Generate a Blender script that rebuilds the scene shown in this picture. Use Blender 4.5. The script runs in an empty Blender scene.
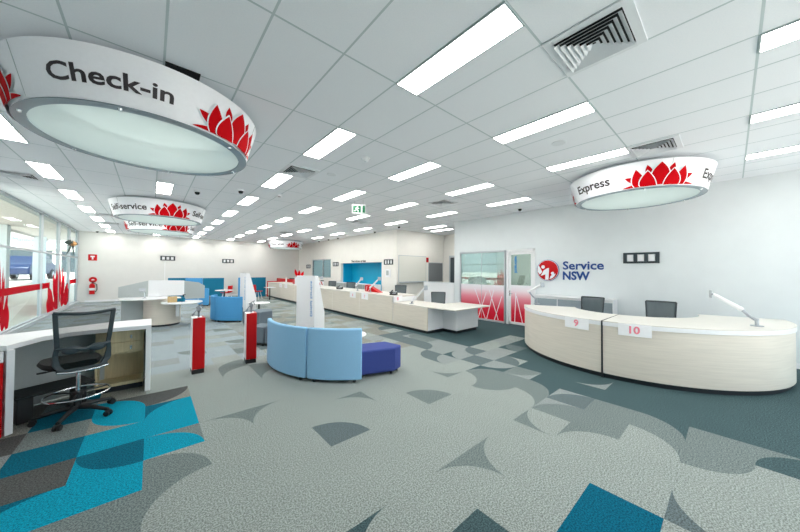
import bpy, bmesh, math, random
from mathutils import Vector, Matrix
random.seed(7)
PI = math.pi
S = bpy.context.scene
C = S.collection
def R(d): return math.radians(d)
def srgb(r, g, b):
    f = lambda c: (c/255/12.92) if c/255 <= .04045 else ((c/255+.055)/1.055)**2.4
    return (f(r), f(g), f(b), 1)

# ---------------------------------------------------------------- materials
def node_mat(name):
    m = bpy.data.materials.new(name); m.use_nodes = True
    nt = m.node_tree; nt.nodes.clear()
    out = nt.nodes.new('ShaderNodeOutputMaterial')
    return m, nt, out
def mat(name, rgb, rough=.5, metal=0, var=.06, scale=30, stretch=(1, 1, 1), spec=.5, bump=0, coat=0):
    m, nt, out = node_mat(name)
    p = nt.nodes.new('ShaderNodeBsdfPrincipled')
    p.inputs['Roughness'].default_value = rough
    p.inputs['Metallic'].default_value = metal
    p.inputs['Specular IOR Level'].default_value = spec
    p.inputs['Coat Weight'].default_value = coat
    tc = nt.nodes.new('ShaderNodeTexCoord'); mp = nt.nodes.new('ShaderNodeMapping')
    mp.inputs['Scale'].default_value = stretch
    nt.links.new(tc.outputs['Object'], mp.inputs[0])
    n = nt.nodes.new('ShaderNodeTexNoise'); n.inputs['Scale'].default_value = scale; n.inputs['Detail'].default_value = 4
    nt.links.new(mp.outputs[0], n.inputs['Vector'])
    r = nt.nodes.new('ShaderNodeValToRGB')
    c = srgb(*rgb)
    r.color_ramp.elements[0].position = .3; r.color_ramp.elements[1].position = .7
    r.color_ramp.elements[0].color = tuple(x*(1-var) for x in c[:3])+(1,)
    r.color_ramp.elements[1].color = tuple(min(1, x*(1+var)) for x in c[:3])+(1,)
    nt.links.new(n.outputs['Fac'], r.inputs[0]); nt.links.new(r.outputs[0], p.inputs['Base Color'])
    if bump:
        b = nt.nodes.new('ShaderNodeBump'); b.inputs['Strength'].default_value = bump; b.inputs['Distance'].default_value = .01
        nt.links.new(n.outputs['Fac'], b.inputs['Height']); nt.links.new(b.outputs[0], p.inputs['Normal'])
    nt.links.new(p.outputs[0], out.inputs[0])
    return m
def emis(name, rgb, strength):
    m, nt, out = node_mat(name)
    e = nt.nodes.new('ShaderNodeEmission'); e.inputs[0].default_value = srgb(*rgb); e.inputs[1].default_value = strength
    nt.links.new(e.outputs[0], out.inputs[0]); return m
def glass(name, tint=(225, 240, 236), gloss=.12, rough=.02, diffuse=0.0, dcol=(230, 240, 236)):
    m, nt, out = node_mat(name)
    t = nt.nodes.new('ShaderNodeBsdfTransparent'); t.inputs[0].default_value = srgb(*tint)
    g = nt.nodes.new('ShaderNodeBsdfGlossy'); g.inputs['Roughness'].default_value = rough
    mx = nt.nodes.new('ShaderNodeMixShader'); mx.inputs[0].default_value = gloss
    nt.links.new(t.outputs[0], mx.inputs[1]); nt.links.new(g.outputs[0], mx.inputs[2])
    last = mx
    if diffuse:
        d = nt.nodes.new('ShaderNodeBsdfDiffuse'); d.inputs[0].default_value = srgb(*dcol)
        m2 = nt.nodes.new('ShaderNodeMixShader'); m2.inputs[0].default_value = diffuse
        nt.links.new(mx.outputs[0], m2.inputs[1]); nt.links.new(d.outputs[0], m2.inputs[2]); last = m2
    nt.links.new(last.outputs[0], out.inputs[0]); return m
def mesh_fabric(name, rgb, alpha):
    m, nt, out = node_mat(name)
    d = nt.nodes.new('ShaderNodeBsdfDiffuse'); d.inputs[0].default_value = srgb(*rgb)
    t = nt.nodes.new('ShaderNodeBsdfTransparent')
    tc = nt.nodes.new('ShaderNodeTexCoord'); n = nt.nodes.new('ShaderNodeTexNoise'); n.inputs['Scale'].default_value = 180
    nt.links.new(tc.outputs['Object'], n.inputs['Vector'])
    mr = nt.nodes.new('ShaderNodeMapRange'); mr.inputs['To Min'].default_value = alpha-.15; mr.inputs['To Max'].default_value = alpha+.15
    nt.links.new(n.outputs['Fac'], mr.inputs[0])
    mx = nt.nodes.new('ShaderNodeMixShader'); nt.links.new(mr.outputs[0], mx.inputs[0])
    nt.links.new(t.outputs[0], mx.inputs[1]); nt.links.new(d.outputs[0], mx.inputs[2])
    nt.links.new(mx.outputs[0], out.inputs[0]); return m
def carpet(name, rgb, var=.42):
    m, nt, out = node_mat(name)
    p = nt.nodes.new('ShaderNodeBsdfPrincipled'); p.inputs['Roughness'].default_value = .95; p.inputs['Specular IOR Level'].default_value = .15
    tc = nt.nodes.new('ShaderNodeTexCoord')
    n1 = nt.nodes.new('ShaderNodeTexNoise'); n1.inputs['Scale'].default_value = 85; n1.inputs['Detail'].default_value = 3; n1.inputs['Roughness'].default_value = .75
    n2 = nt.nodes.new('ShaderNodeTexNoise'); n2.inputs['Scale'].default_value = 2.2; n2.inputs['Detail'].default_value = 3
    for n in (n1, n2): nt.links.new(tc.outputs['Object'], n.inputs['Vector'])
    c = srgb(*rgb)
    r = nt.nodes.new('ShaderNodeValToRGB')
    r.color_ramp.elements[0].position = .42; r.color_ramp.elements[1].position = .58
    r.color_ramp.elements[0].color = tuple(x*(1-var) for x in c[:3])+(1,)
    r.color_ramp.elements[1].color = tuple(min(1, x*(1+var)) for x in c[:3])+(1,)
    nt.links.new(n1.outputs['Fac'], r.inputs[0])
    mr = nt.nodes.new('ShaderNodeMapRange'); mr.inputs['To Min'].default_value = .93; mr.inputs['To Max'].default_value = 1.07
    nt.links.new(n2.outputs['Fac'], mr.inputs[0])
    mul = nt.nodes.new('ShaderNodeVectorMath'); mul.operation = 'SCALE'
    nt.links.new(r.outputs[0], mul.inputs[0]); nt.links.new(mr.outputs[0], mul.inputs['Scale'])
    nt.links.new(mul.outputs[0], p.inputs['Base Color'])
    nt.links.new(p.outputs[0], out.inputs[0]); return m

M = {}
M['wall'] = mat('painted_wall', (222, 229, 231), .7, var=.015, scale=3)
M['wall_back'] = mat('painted_wall_grey', (224, 224, 220), .7, var=.015, scale=3)
M['wall_warm'] = mat('painted_wall_warm', (238, 236, 230), .7, var=.015, scale=3)
M['white'] = mat('white_laminate', (238, 240, 242), .35, var=.015)
M['white_gloss'] = mat('white_satin_fabric', (246, 248, 252), .35, var=.015)
M['wood'] = mat('pale_ash_laminate', (224, 217, 204), .4, var=.055, scale=2.2, stretch=(1, 1, 22))
M['wood_h'] = mat('pale_ash_top', (220, 217, 209), .35, var=.04, scale=2.2, stretch=(14, 2, 14))
M['oak'] = mat('drawer_oak', (205, 190, 152), .45, var=.12, scale=3, stretch=(14, 14, 1))
M['kick'] = mat('dark_kickboard', (26, 36, 42), .5)
M['black'] = mat('black_plastic', (24, 26, 27), .45)
M['frame_black'] = mat('charcoal_frame', (48, 60, 66), .4)
M['seat_fabric'] = mat('black_upholstery', (16, 18, 19), .85, var=.2, scale=150, bump=.2)
M['net'] = mesh_fabric('mesh_net', (28, 38, 38), .6)
M['chrome'] = mat('chrome', (215, 220, 224), .18, 1)
M['silver'] = mat('silver_paint', (172, 179, 186), .35, .5)
M['clamp'] = mat('clamp_grey', (132, 140, 148), .3, .5)
M['red'] = mat('red_gloss', (196, 0, 10), .4, spec=.25, var=.03)
M['lotus_red'] = mat('lotus_red', (196, 0, 14), .8, var=.02, spec=.1)
M['lotus_white'] = mat('lotus_outline_white', (240, 243, 248), .5, var=.01)
M['ink'] = mat('charcoal_ink', (52, 46, 50), .6, var=.02)
M['navy'] = mat('navy_ink', (10, 68, 140), .45, var=.02)
M['pink'] = mat('pink_ink', (245, 140, 158), .6, var=.02)
M['blue_ink'] = mat('blue_ink', (40, 140, 205), .6, var=.02)
M['paper'] = mat('white_paper', (246, 247, 249), .7, var=.01)
M['sofa_light'] = mat('light_blue_felt', (150, 200, 236), .9, var=.05, scale=160, bump=.1)
M['sofa_mid'] = mat('mid_blue_felt', (78, 158, 214), .9, var=.06, scale=160, bump=.1)
M['teal_felt'] = mat('teal_felt', (8, 116, 150), .9, var=.06, scale=160, bump=.1)
M['indigo'] = mat('indigo_felt', (56, 72, 142), .9, var=.08, scale=160, bump=.1)
M['grey_felt'] = mat('grey_blue_felt', (104, 118, 130), .9, var=.08, scale=160, bump=.1)
M['grey_panel'] = mat('grey_panel', (176, 184, 184), .5, var=.02)
M['alum'] = mat('brushed_aluminium', (190, 197, 202), .4, .35, var=.03)
M['ceiling_edge'] = mat('vent_white', (232, 236, 240), .5, var=.01)
M['recess_dark'] = mat('painted_recess_shade', (22, 26, 28), .8)  # near-black paint for the unlit depth of vents and ceiling opening
M['tile_grid'] = mat('ceiling_grid', (168, 182, 184), .5, var=.01)
M['cyan'] = mat('cyan_paint', (0, 178, 216), .5, var=.03)
M['tambour'] = mat('grey_tambour', (158, 172, 180), .5, var=.03)
M['board'] = mat('whiteboard', (226, 226, 218), .3, var=.01)
M['noticeboard'] = mat('grey_noticeboard', (122, 126, 130), .9, var=.05, scale=120)
M['darkglass'] = mat('dark_glazing', (70, 80, 84), .15)
M['green'] = mat('exit_green', (0, 108, 70), .5, var=.02)
M['yellow'] = mat('kraft_tan', (206, 178, 128), .7)
M['rubber'] = mat('footrest_rubber', (30, 36, 38), .9, var=.3, scale=200, bump=.4)
M['glass'] = glass('window_glass', (238, 246, 246), .06)
M['office_glass'] = glass('office_glass', (226, 242, 236), .2, .03)
M['diffuser_acrylic'] = glass('acrylic_disc', (234, 242, 240), .14, .05, .6, (238, 244, 242))
for _n in M['diffuser_acrylic'].node_tree.nodes:
    if _n.type == 'BSDF_DIFFUSE':
        _nt = M['diffuser_acrylic'].node_tree; _t = _nt.nodes.new('ShaderNodeBsdfTranslucent'); _t.inputs[0].default_value = srgb(238, 245, 243)
        _a = _nt.nodes.new('ShaderNodeMixShader'); _a.inputs[0].default_value = .5
        _to = _n.outputs[0].links[0].to_socket; _nt.links.new(_n.outputs[0], _a.inputs[1]); _nt.links.new(_t.outputs[0], _a.inputs[2]); _nt.links.new(_a.outputs[0], _to); break
M['acrylic_rim'] = mat('grey_acrylic_rim', (150, 164, 172), .2, var=.02)
M['red_film'] = glass('red_film', (225, 40, 60), .1, .1, .62, (214, 20, 42))
M['light'] = emis('lamp_diffuser', (252, 249, 244), 14.5)
M['added_glow_plate'] = emis('added_drum_glow', (246, 250, 248), 1.3)  # added glow that brightens the bottom discs of the drum signs
M['lens'] = mat('black_lens', (12, 14, 16), .15)
M['pave'] = mat('pale_paving', (226, 216, 204), .9, var=.06, scale=4)
M['road'] = mat('road_asphalt', (150, 152, 154), .9, var=.06, scale=4)
M['bld'] = mat('rendered_facade', (205, 198, 190), .8, var=.03, scale=4)
M['carblue'] = mat('blue_car_paint', (3, 36, 78), .35, coat=.2)
M['tyre'] = mat('tyre_rubber', (26, 26, 28), .8)
M['leaf'] = mat('dark_leaf', (34, 62, 54), .6, var=.2)
M['orange'] = mat('tan_flower', (206, 150, 92), .7, var=.2)
# carpet colours
CP = {k: carpet('carpet_'+k, tuple(c*.93 for c in v)) for k, v in dict(
    light=(156,165,161), pale=(147,156,155), bluish=(156,169,174), warm=(143,145,138), mid=(122,134,133), shade=(102,116,119),
    deep=(72, 95, 99), umber=(88,91,90), turquoise=(0,154,182), petrol=(0, 102, 126), square=(0,98,124)).items()}

# red film with a white fade, printed on the office glazing
def gradient_film(name, z0, z1):
    m, nt, out = node_mat(name)
    tc = nt.nodes.new('ShaderNodeTexCoord'); sp = nt.nodes.new('ShaderNodeSeparateXYZ')
    nt.links.new(tc.outputs['Object'], sp.inputs[0])
    mr = nt.nodes.new('ShaderNodeMapRange'); mr.inputs['From Min'].default_value = z0; mr.inputs['From Max'].default_value = z1
    nt.links.new(sp.outputs['Z'], mr.inputs[0])
    r = nt.nodes.new('ShaderNodeValToRGB'); e = r.color_ramp.elements
    e[0].position = .0; e[0].color = srgb(212, 10, 40)
    e[1].position = 1; e[1].color = srgb(240, 240, 244)
    a = e.new(.3); a.color = srgb(218, 34, 62)
    a = e.new(.62); a.color = srgb(236, 140, 156)
    a = e.new(.86); a.color = srgb(240, 226, 232)
    nt.links.new(mr.outputs[0], r.inputs[0])
    p = nt.nodes.new('ShaderNodeBsdfPrincipled'); p.inputs['Roughness'].default_value = .3
    nt.links.new(r.outputs[0], p.inputs['Base Color']); nt.links.new(p.outputs[0], out.inputs[0]); return m
M['film'] = gradient_film('frosted_red_fade_film', .1, 1.27)

# ceiling tiles : grid of 0.6 x 1.2 lay-in tiles
def ceiling_mat():
    m, nt, out = node_mat('ceiling_tiles')
    tc = nt.nodes.new('ShaderNodeTexCoord'); sp = nt.nodes.new('ShaderNodeSeparateXYZ'); nt.links.new(tc.outputs['Object'], sp.inputs[0])
    def line(sock, off, pitch, w):
        a = nt.nodes.new('ShaderNodeMath'); a.operation = 'SUBTRACT'; nt.links.new(sock, a.inputs[0]); a.inputs[1].default_value = off-pitch/2
        b = nt.nodes.new('ShaderNodeMath'); b.operation = 'FLOORED_MODULO'; nt.links.new(a.outputs[0], b.inputs[0]); b.inputs[1].default_value = pitch
        c = nt.nodes.new('ShaderNodeMath'); c.operation = 'SUBTRACT'; nt.links.new(b.outputs[0], c.inputs[0]); c.inputs[1].default_value = pitch/2
        d = nt.nodes.new('ShaderNodeMath'); d.operation = 'ABSOLUTE'; nt.links.new(c.outputs[0], d.inputs[0])
        e = nt.nodes.new('ShaderNodeMath'); e.operation = 'LESS_THAN'; nt.links.new(d.outputs[0], e.inputs[0]); e.inputs[1].default_value = w
        return e.outputs[0]
    lx = line(sp.outputs['X'], 1.863, .6, .009); ly = line(sp.outputs['Y'], 1.035, 1.2, .009)
    mxm = nt.nodes.new('ShaderNodeMath'); mxm.operation = 'MAXIMUM'; nt.links.new(lx, mxm.inputs[0]); nt.links.new(ly, mxm.inputs[1])
    n = nt.nodes.new('ShaderNodeTexNoise'); n.inputs['Scale'].default_value = 90; nt.links.new(tc.outputs['Object'], n.inputs['Vector'])
    r = nt.nodes.new('ShaderNodeValToRGB'); r.color_ramp.elements[0].color = srgb(238, 243, 249); r.color_ramp.elements[1].color = srgb(250, 252, 255)
    nt.links.new(n.outputs['Fac'], r.inputs[0])
    mix = nt.nodes.new('ShaderNodeMix'); mix.data_type = 'RGBA'
    nt.links.new(mxm.outputs[0], mix.inputs['Factor']); nt.links.new(r.outputs[0], mix.inputs['A']); mix.inputs['B'].default_value = srgb(196, 208, 211)
    p = nt.nodes.new('ShaderNodeBsdfPrincipled'); p.inputs['Roughness'].default_value = .8
    nt.links.new(mix.outputs['Result'], p.inputs['Base Color']); nt.links.new(p.outputs[0], out.inputs[0]); return m
M['ceiling'] = ceiling_mat()

# ---------------------------------------------------------------- mesh builder
class MB:
    def __init__(s): s.v = []; s.f = []; s.mi = []; s.cur = 0
    def add(s, vs, fs):
        o = len(s.v); s.v += [tuple(v) for v in vs]
        for f in fs: s.f.append(tuple(i+o for i in f)); s.mi.append(s.cur)
        return s
    def box(s, x0, x1, y0, y1, z0, z1):
        return s.add([(x0,y0,z0),(x1,y0,z0),(x1,y1,z0),(x0,y1,z0),(x0,y0,z1),(x1,y0,z1),(x1,y1,z1),(x0,y1,z1)],
                     [(3,2,1,0),(4,5,6,7),(0,1,5,4),(1,2,6,5),(2,3,7,6),(3,0,4,7)])
    def cbox(s, c, size, mtx=None):
        x, y, z = size[0]/2, size[1]/2, size[2]/2
        pts = [Vector(p) for p in [(-x,-y,-z),(x,-y,-z),(x,y,-z),(-x,y,-z),(-x,-y,z),(x,-y,z),(x,y,z),(-x,y,z)]]
        if mtx is not None: pts = [mtx @ p for p in pts]
        pts = [p+Vector(c) for p in pts]
        return s.add(pts, [(3,2,1,0),(4,5,6,7),(0,1,5,4),(1,2,6,5),(2,3,7,6),(3,0,4,7)])
    def prism(s, poly, z0, z1):
        n = len(poly)
        a = sum(poly[i][0]*poly[(i+1)%n][1]-poly[(i+1)%n][0]*poly[i][1] for i in range(n))
        if a < 0: poly = poly[::-1]
        return s.add([(x,y,z0) for x,y in poly]+[(x,y,z1) for x,y in poly],
                     [tuple(range(n))[::-1], tuple(range(n,2*n))]+[(i,(i+1)%n,n+(i+1)%n,n+i) for i in range(n)])
    def prism_ax(s, poly, a0, a1, fn):
        """prism of a 2-D outline; fn(u, v, w) -> xyz"""
        n = len(poly)
        return s.add([fn(u,v,a0) for u,v in poly]+[fn(u,v,a1) for u,v in poly],
                     [tuple(range(n))[::-1], tuple(range(n,2*n))]+[(i,(i+1)%n,n+(i+1)%n,n+i) for i in range(n)])
    def cyl(s, p0, p1, r0, r1=None, n=16, caps=True):
        r1 = r0 if r1 is None else r1
        p0, p1 = Vector(p0), Vector(p1); d = (p1-p0).normalized()
        u = d.orthogonal().normalized(); w = d.cross(u)
        vs = []
        for p, r in ((p0,r0),(p1,r1)):
            for i in range(n):
                a = 2*PI*i/n; vs.append(p+u*math.cos(a)*r+w*math.sin(a)*r)
        fs = [(i,(i+1)%n,n+(i+1)%n,n+i) for i in range(n)]
        if caps: fs += [tuple(range(n))[::-1], tuple(range(n,2*n))]
        return s.add(vs, fs)
    def tube(s, pts, r, n=10, closed=False):
        pts = [Vector(p) for p in pts]; k = len(pts); vs = []; fs = []
        t0 = (pts[1]-pts[0]).normalized(); u = t0.orthogonal().normalized()
        for i, p in enumerate(pts):
            a = pts[i-1] if (i or closed) else p; b = pts[(i+1) % k] if (i < k-1 or closed) else p
            t = (b-a).normalized(); u = (u-t*u.dot(t)).normalized(); w = t.cross(u)
            rr = r[i] if isinstance(r, (list, tuple)) else r
            for j in range(n):
                an = 2*PI*j/n; vs.append(p+u*math.cos(an)*rr+w*math.sin(an)*rr)
        m = k if closed else k-1
        for i in range(m):
            for j in range(n):
                fs.append((i*n+j, i*n+(j+1)%n, ((i+1)%k)*n+(j+1)%n, ((i+1)%k)*n+j))
        if not closed: fs += [tuple(range(n))[::-1], tuple(range((k-1)*n, k*n))]
        return s.add(vs, fs)
    def lathe(s, prof, c=(0,0), n=32, close=False):
        k = len(prof); vs = []; fs = []
        for r, z in prof:
            for j in range(n):
                a = 2*PI*j/n; vs.append((c[0]+r*math.cos(a), c[1]+r*math.sin(a), z))
        rng = k if close else k-1
        for i in range(rng):
            i2 = (i+1) % k
            for j in range(n): fs.append((i*n+j, i*n+(j+1)%n, i2*n+(j+1)%n, i2*n+j))
        if not close:
            if prof[0][0] > 1e-4: fs.append(tuple(range(n))[::-1])
            if prof[-1][0] > 1e-4: fs.append(tuple(range((k-1)*n, k*n)))
        return s.add(vs, fs)
    def sphere(s, c, r, n=12, m=8, sc=(1,1,1)):
        vs = []; fs = []
        for i in range(m+1):
            t = PI*i/m
            for j in range(n):
                a = 2*PI*j/n
                vs.append((c[0]+r*sc[0]*math.sin(t)*math.cos(a), c[1]+r*sc[1]*math.sin(t)*math.sin(a), c[2]+r*sc[2]*math.cos(t)))
        for i in range(m):
            for j in range(n): fs.append((i*n+j, (i+1)*n+j, (i+1)*n+(j+1)%n, i*n+(j+1)%n))
        return s.add(vs, fs)
    def arcwall(s, c, r0, r1, a0, a1, z0, z1, n=24):
        vs = []; fs = []
        for i in range(n+1):
            a = a0+(a1-a0)*i/n; x, y = math.cos(a), math.sin(a)
            for r, z in ((r0,z0),(r1,z0),(r1,z1),(r0,z1)): vs.append((c[0]+r*x, c[1]+r*y, z))
        for i in range(n):
            for j in range(4): fs.append((i*4+j, i*4+(j+1)%4, (i+1)*4+(j+1)%4, (i+1)*4+j))
        fs += [(3,2,1,0), (n*4, n*4+1, n*4+2, n*4+3)]
        return s.add(vs, fs)
    def build(s, name, m, parent=None, bevel=0, seg=2, smooth=True, loc=None):
        me = bpy.data.meshes.new(name); me.from_pydata(s.v, [], s.f)
        for mm in (m if isinstance(m, (list, tuple)) else [m]): me.materials.append(mm)
        me.polygons.foreach_set('material_index', s.mi)
        bm = bmesh.new(); bm.from_mesh(me); bmesh.ops.remove_doubles(bm, verts=bm.verts, dist=1e-6)
        bmesh.ops.recalc_face_normals(bm, faces=bm.faces); bm.to_mesh(me); bm.free()
        o = bpy.data.objects.new(name, me); C.objects.link(o)
        if parent: o.parent = parent
        if loc is not None: o.location = loc
        if bevel:
            b = o.modifiers.new('bevel', 'BEVEL'); b.width = bevel; b.segments = seg; b.limit_method = 'ANGLE'; b.angle_limit = R(40)
        if smooth:
            me.polygons.foreach_set('use_smooth', [True]*len(me.polygons))
            try: me.set_sharp_from_angle(angle=R(35))
            except Exception: pass
        return o
def tag(o, label=None, cat=None, group=None, kind=None):
    if label: o['label'] = label
    if cat: o['category'] = cat
    if group: o['group'] = group
    if kind: o['kind'] = kind
    return o
def thing(name, label, cat, loc=(0,0,0), rz=0, group=None):
    o = bpy.data.objects.new(name, None); C.objects.link(o); o.location = loc; o.rotation_euler = (0,0,rz)
    o.empty_display_size = .2
    return tag(o, label, cat, group)
def struct(o): return tag(o, kind='structure')
def dup(root, loc, rz=0, label=None, group=None):
    r = root.copy(); C.objects.link(r); r.location = loc; r.rotation_euler = (0,0,rz)
    if label: r['label'] = label
    if group: r['group'] = group
    for ch in list(root.children):
        c = ch.copy(); C.objects.link(c); c.parent = r
        for g in ch.children:
            d = g.copy(); C.objects.link(d); d.parent = c
    return r

# text -> mesh, mapped through fn(x, y) -> xyz   (x centred on 0 unless align left)
def text_mesh(name, body, m, height, fn, width=None, parent=None, bold=.015, center=True):
    cu = bpy.data.curves.new(name, 'FONT'); cu.body = body; cu.size = 1; cu.offset = bold; cu.resolution_u = 3
    t = bpy.data.objects.new(name+'_tmp', cu); C.objects.link(t)
    bpy.context.view_layer.update()
    me = bpy.data.meshes.new_from_object(t.evaluated_get(bpy.context.evaluated_depsgraph_get()))
    bpy.data.objects.remove(t); bpy.data.curves.remove(cu)
    xs = [v.co.x for v in me.vertices]; x0, x1 = min(xs), max(xs)
    k = height/.73                         # cap height of the default font is about 0.73
    kx = width/(x1-x0) if width else k
    cx = (x0+x1)/2 if center else x0
    for v in me.vertices:
        v.co = Vector(fn((v.co.x-cx)*kx, v.co.y*k))
    me.name = name; me.materials.clear(); me.materials.append(m)
    o = bpy.data.objects.new(name, me); C.objects.link(o)
    if parent: o.parent = parent
    return o

# ---------------------------------------------------------------- camera
ALPHA, PITCH, ROLL, FPX, H = .714294, .0159815, .007, 287.287, 1.75
cam = bpy.data.cameras.new('camera'); co = bpy.data.objects.new('camera', cam); C.objects.link(co)
cam.sensor_width = 36; cam.lens = FPX/800*36; cam.clip_start = .05; cam.clip_end = 400
co.matrix_world = Matrix.Translation((0,0,H)) @ (Matrix.Rotation(-ALPHA,4,'Z') @ Matrix.Rotation(PI/2+PITCH,4,'X') @ Matrix.Rotation(ROLL,4,'Z'))
S.camera = co
HC = 3.667       # ceiling height
XL, XA, XB, XD, YF, YC, YBK = -2.85, 9.0, 8.6, 11.9, 21.8, 10.15, -4.0

# ---------------------------------------------------------------- floor
gx = lambda i: -.025+.468*i
gy = lambda j: -.13+.457*j
FT = {}     # (i,j) -> (base, None) or (base, corner, quarter colour)
def q(i, j, base, corner=None, col=None): FT[(i,j)] = (base, corner, col)
# turquoise patch by the drafting chair
q(0,10,'petrol','SE','turquoise'); q(0,9,'turquoise'); q(0,8,'mid','SW','turquoise')
q(-1,10,'warm','NE','turquoise'); q(-1,11,'umber','SW','turquoise'); q(0,11,'warm','NW','umber')
q(-1,9,'turquoise'); q(-1,8,'turquoise','NE','petrol'); q(-1,7,'turquoise'); q(-2,7,'petrol','SE','turquoise'); q(-3,7,'turquoise')
q(-2,11,'petrol'); q(-2,12,'petrol','SW','shade'); q(-2,10,'mid'); q(-3,10,'umber'); q(-2,9,'petrol'); q(-3,9,'pale'); q(-2,8,'umber'); q(-3,8,'umber')
q(-3,11,'warm'); q(-3,12,'umber'); q(-1,12,'warm')
q(0,7,'light','SW','mid'); q(0,6,'mid','SE','light'); q(-1,6,'mid'); q(-2,6,'mid'); q(-3,6,'mid')
q(-1,5,'mid'); q(-2,5,'mid'); q(0,5,'mid','NE','light')
# single shapes scattered in the light field
q(3,6,'light','SW','shade'); q(6,6,'light','SW','mid'); q(4,7,'mid','SW','light'); q(1,8,'mid','SW','light'); q(2,8,'mid','SE','light')
q(2,12,'mid','SE','light'); q(2,13,'light','SE','mid'); q(3,11,'mid','SE','light'); q(3,12,'pale','SW','mid')
q(2,3,'deep','SE','light'); q(5,3,'mid','SE','light'); q(4,3,'mid','SW','light'); q(3,2,'deep'); q(5,1,'square'); q(4,1,'square'); q(6,0,'shade','SE','light')
# edge between the light field and the dark strip before the counters
q(8,0,'light','NE','mid'); q(9,0,'mid'); q(9,-1,'mid','SW','deep'); q(9,-2,'deep'); q(9,-3,'deep')
q(8,1,'mid','NW','light'); q(9,1,'deep','NW','mid'); q(9,2,'mid'); q(8,2,'mid'); q(7,2,'mid','SW','light')
q(8,3,'pale','SW','mid'); q(9,3,'pale','SW','shade'); q(7,3,'mid','SE','light')
q(8,4,'mid','NW','light'); q(9,4,'deep','NW','mid'); q(8,5,'light','NE','mid'); q(9,5,'mid')
q(8,6,'mid','NW','light'); q(9,6,'deep','SW','mid'); q(10,6,'deep','NE','pale'); q(10,5,'pale','NE','mid')
q(10,7,'shade'); q(9,7,'light'); q(8,7,'mid','NE','light'); q(11,7,'pale'); q(12,7,'pale'); q(11,6,'light','NW','shade')
q(10,10,'pale','NW','shade'); q(10,11,'shade'); q(10,12,'shade'); q(10,13,'shade'); q(11,13,'shade'); q(11,12,'pale','SE','mid'); q(11,11,'mid')
q(9,9,'light','SE','shade'); q(9,8,'shade','SE','pale'); q(10,9,'pale'); q(11,10,'pale'); q(11,9,'pale'); q(10,8,'deep','SE','pale')
q(11,8,'pale','SE','shade'); q(12,8,'light'); q(13,8,'pale','NW','light'); q(14,8,'pale'); q(15,8,'light'); q(13,7,'deep','SE','shade'); q(14,7,'deep')
q(11,3,'pale','NE','deep'); q(9,10,'light'); q(9,11,'warm'); q(9,12,'warm','SE','light')
rf = random.Random(11)
def default_tile(i, j):
    lim = {5: 11, 6: 12, 7: 13, 8: 16}.get(j, 10 if j <= 4 else 12)
    if i >= lim and j < 40: return ('deep', None, None)
    if j >= 14 and i <= 3:
        c = rf.choice(['bluish','bluish','bluish','light','pale'])
        if rf.random() < .3: return (c, rf.choice(['NW','NE','SW','SE']), rf.choice(['mid','pale','bluish']))
        return (c, None, None)
    if j >= 15 or (i >= 9 and j >= 12) or (i <= -1 and j >= 10) or (i>=5 and j>=13):
        c = rf.choice(['warm','warm','light','pale','mid'])
        if rf.random() < .45: return (c, rf.choice(['NW','NE','SW','SE']), rf.choice(['mid','shade','warm','pale','light']))
        return (c, None, None)
    return ('light', None, None)
names = list(CP); fb = MB()
for i in range(-7, 27):
    for j in range(-9, 48):
        x0, x1, y0, y1 = max(gx(i), -2.9), gx(i+1), gy(j), gy(j+1)
        if x1 <= x0: continue
        base, cor, col = FT.get((i,j)) or default_tile(i, j)
        if cor is None or i == -7:
            fb.cur = names.index(base); fb.add([(x0,y0,0),(x1,y0,0),(x1,y1,0),(x0,y1,0)], [(0,1,2,3)]); continue
        ix, iy = (1 if 'E' in cor else 0), (1 if 'N' in cor else 0)
        cx, cy = (x0,x1)[ix], (y0,y1)[iy]; ox, oy = (x1,x0)[ix], (y1,y0)[iy]
        n = 14; arc = [(cx+(ox-cx)*math.cos(PI/2*k/n), cy+(oy-cy)*math.sin(PI/2*k/n), 0) for k in range(n+1)]
        fb.cur = names.index(col); fb.add([(cx,cy,0)]+arc, [tuple(range(n+2))])
        fb.cur = names.index(base); fb.add([(ox,oy,0)]+arc, [(0,k,k+1) for k in range(1, n+1)])
fl = fb.build('floor', [CP[k] for k in names], smooth=False); struct(fl)
for p in fl.data.polygons:
    if p.normal.z < 0: p.flip()

# ---------------------------------------------------------------- shell
def wall(name, m, *boxes):
    b = MB()
    for bx in boxes: b.box(*bx)
    return struct(b.build(name, m, smooth=False))
struct(MB().box(XL, 12.6, YBK, YF+.2, HC, HC+.12).build('ceiling', M['ceiling'], smooth=False))
wall('wall_back', M['wall_back'], (XL, XB+.2, YF, YF+.15, 0, HC))
# wall behind the long counter, with niche and office window openings
nY0, nY1, nZ0, nZ1 = 11.3, 15.3, .62, 2.16
wY0, wY1, wZ0, wZ1 = 16.6, 19.4, 1.25, 2.47
wall('wall_service', M['wall_warm'], (XB, XB+.14, YC, nY0, 0, HC), (XB, XB+.14, nY0, nY1, nZ1, HC), (XB, XB+.14, nY0, nY1, 0, nZ0),
     (XB, XB+.14, nY1, wY0, 0, HC), (XB, XB+.14, wY0, wY1, wZ1, HC), (XB, XB+.14, wY0, wY1, 0, wZ0), (XB, XB+.14, wY1, YF+.15, 0, HC))
wall('wall_niche', M['cyan'], (XB+.75, XB+.8, nY0, nY1, nZ0, nZ1), (XB+.14, XB+.75, nY0-.05, nY0, nZ0, nZ1), (XB+.14, XB+.75, nY1, nY1+.05, nZ0, nZ1),
     (XB+.14, XB+.75, nY0, nY1, nZ1, nZ1+.05), (XB+.14, XB+.75, nY0, nY1, nZ0-.05, nZ0))
wall('wall_alcove_back', M['wall_warm'], (XB+.14, XD+.15, YC, YC+.15, 0, HC))
wall('wall_alcove_side', M['wall_warm'], (XD, XD+.15, 3.0, YC, 0, HC))
gY0, gY1, dY0, dY1 = 4.98, 6.86, 3.98, 4.93
oz = 2.46
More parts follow.
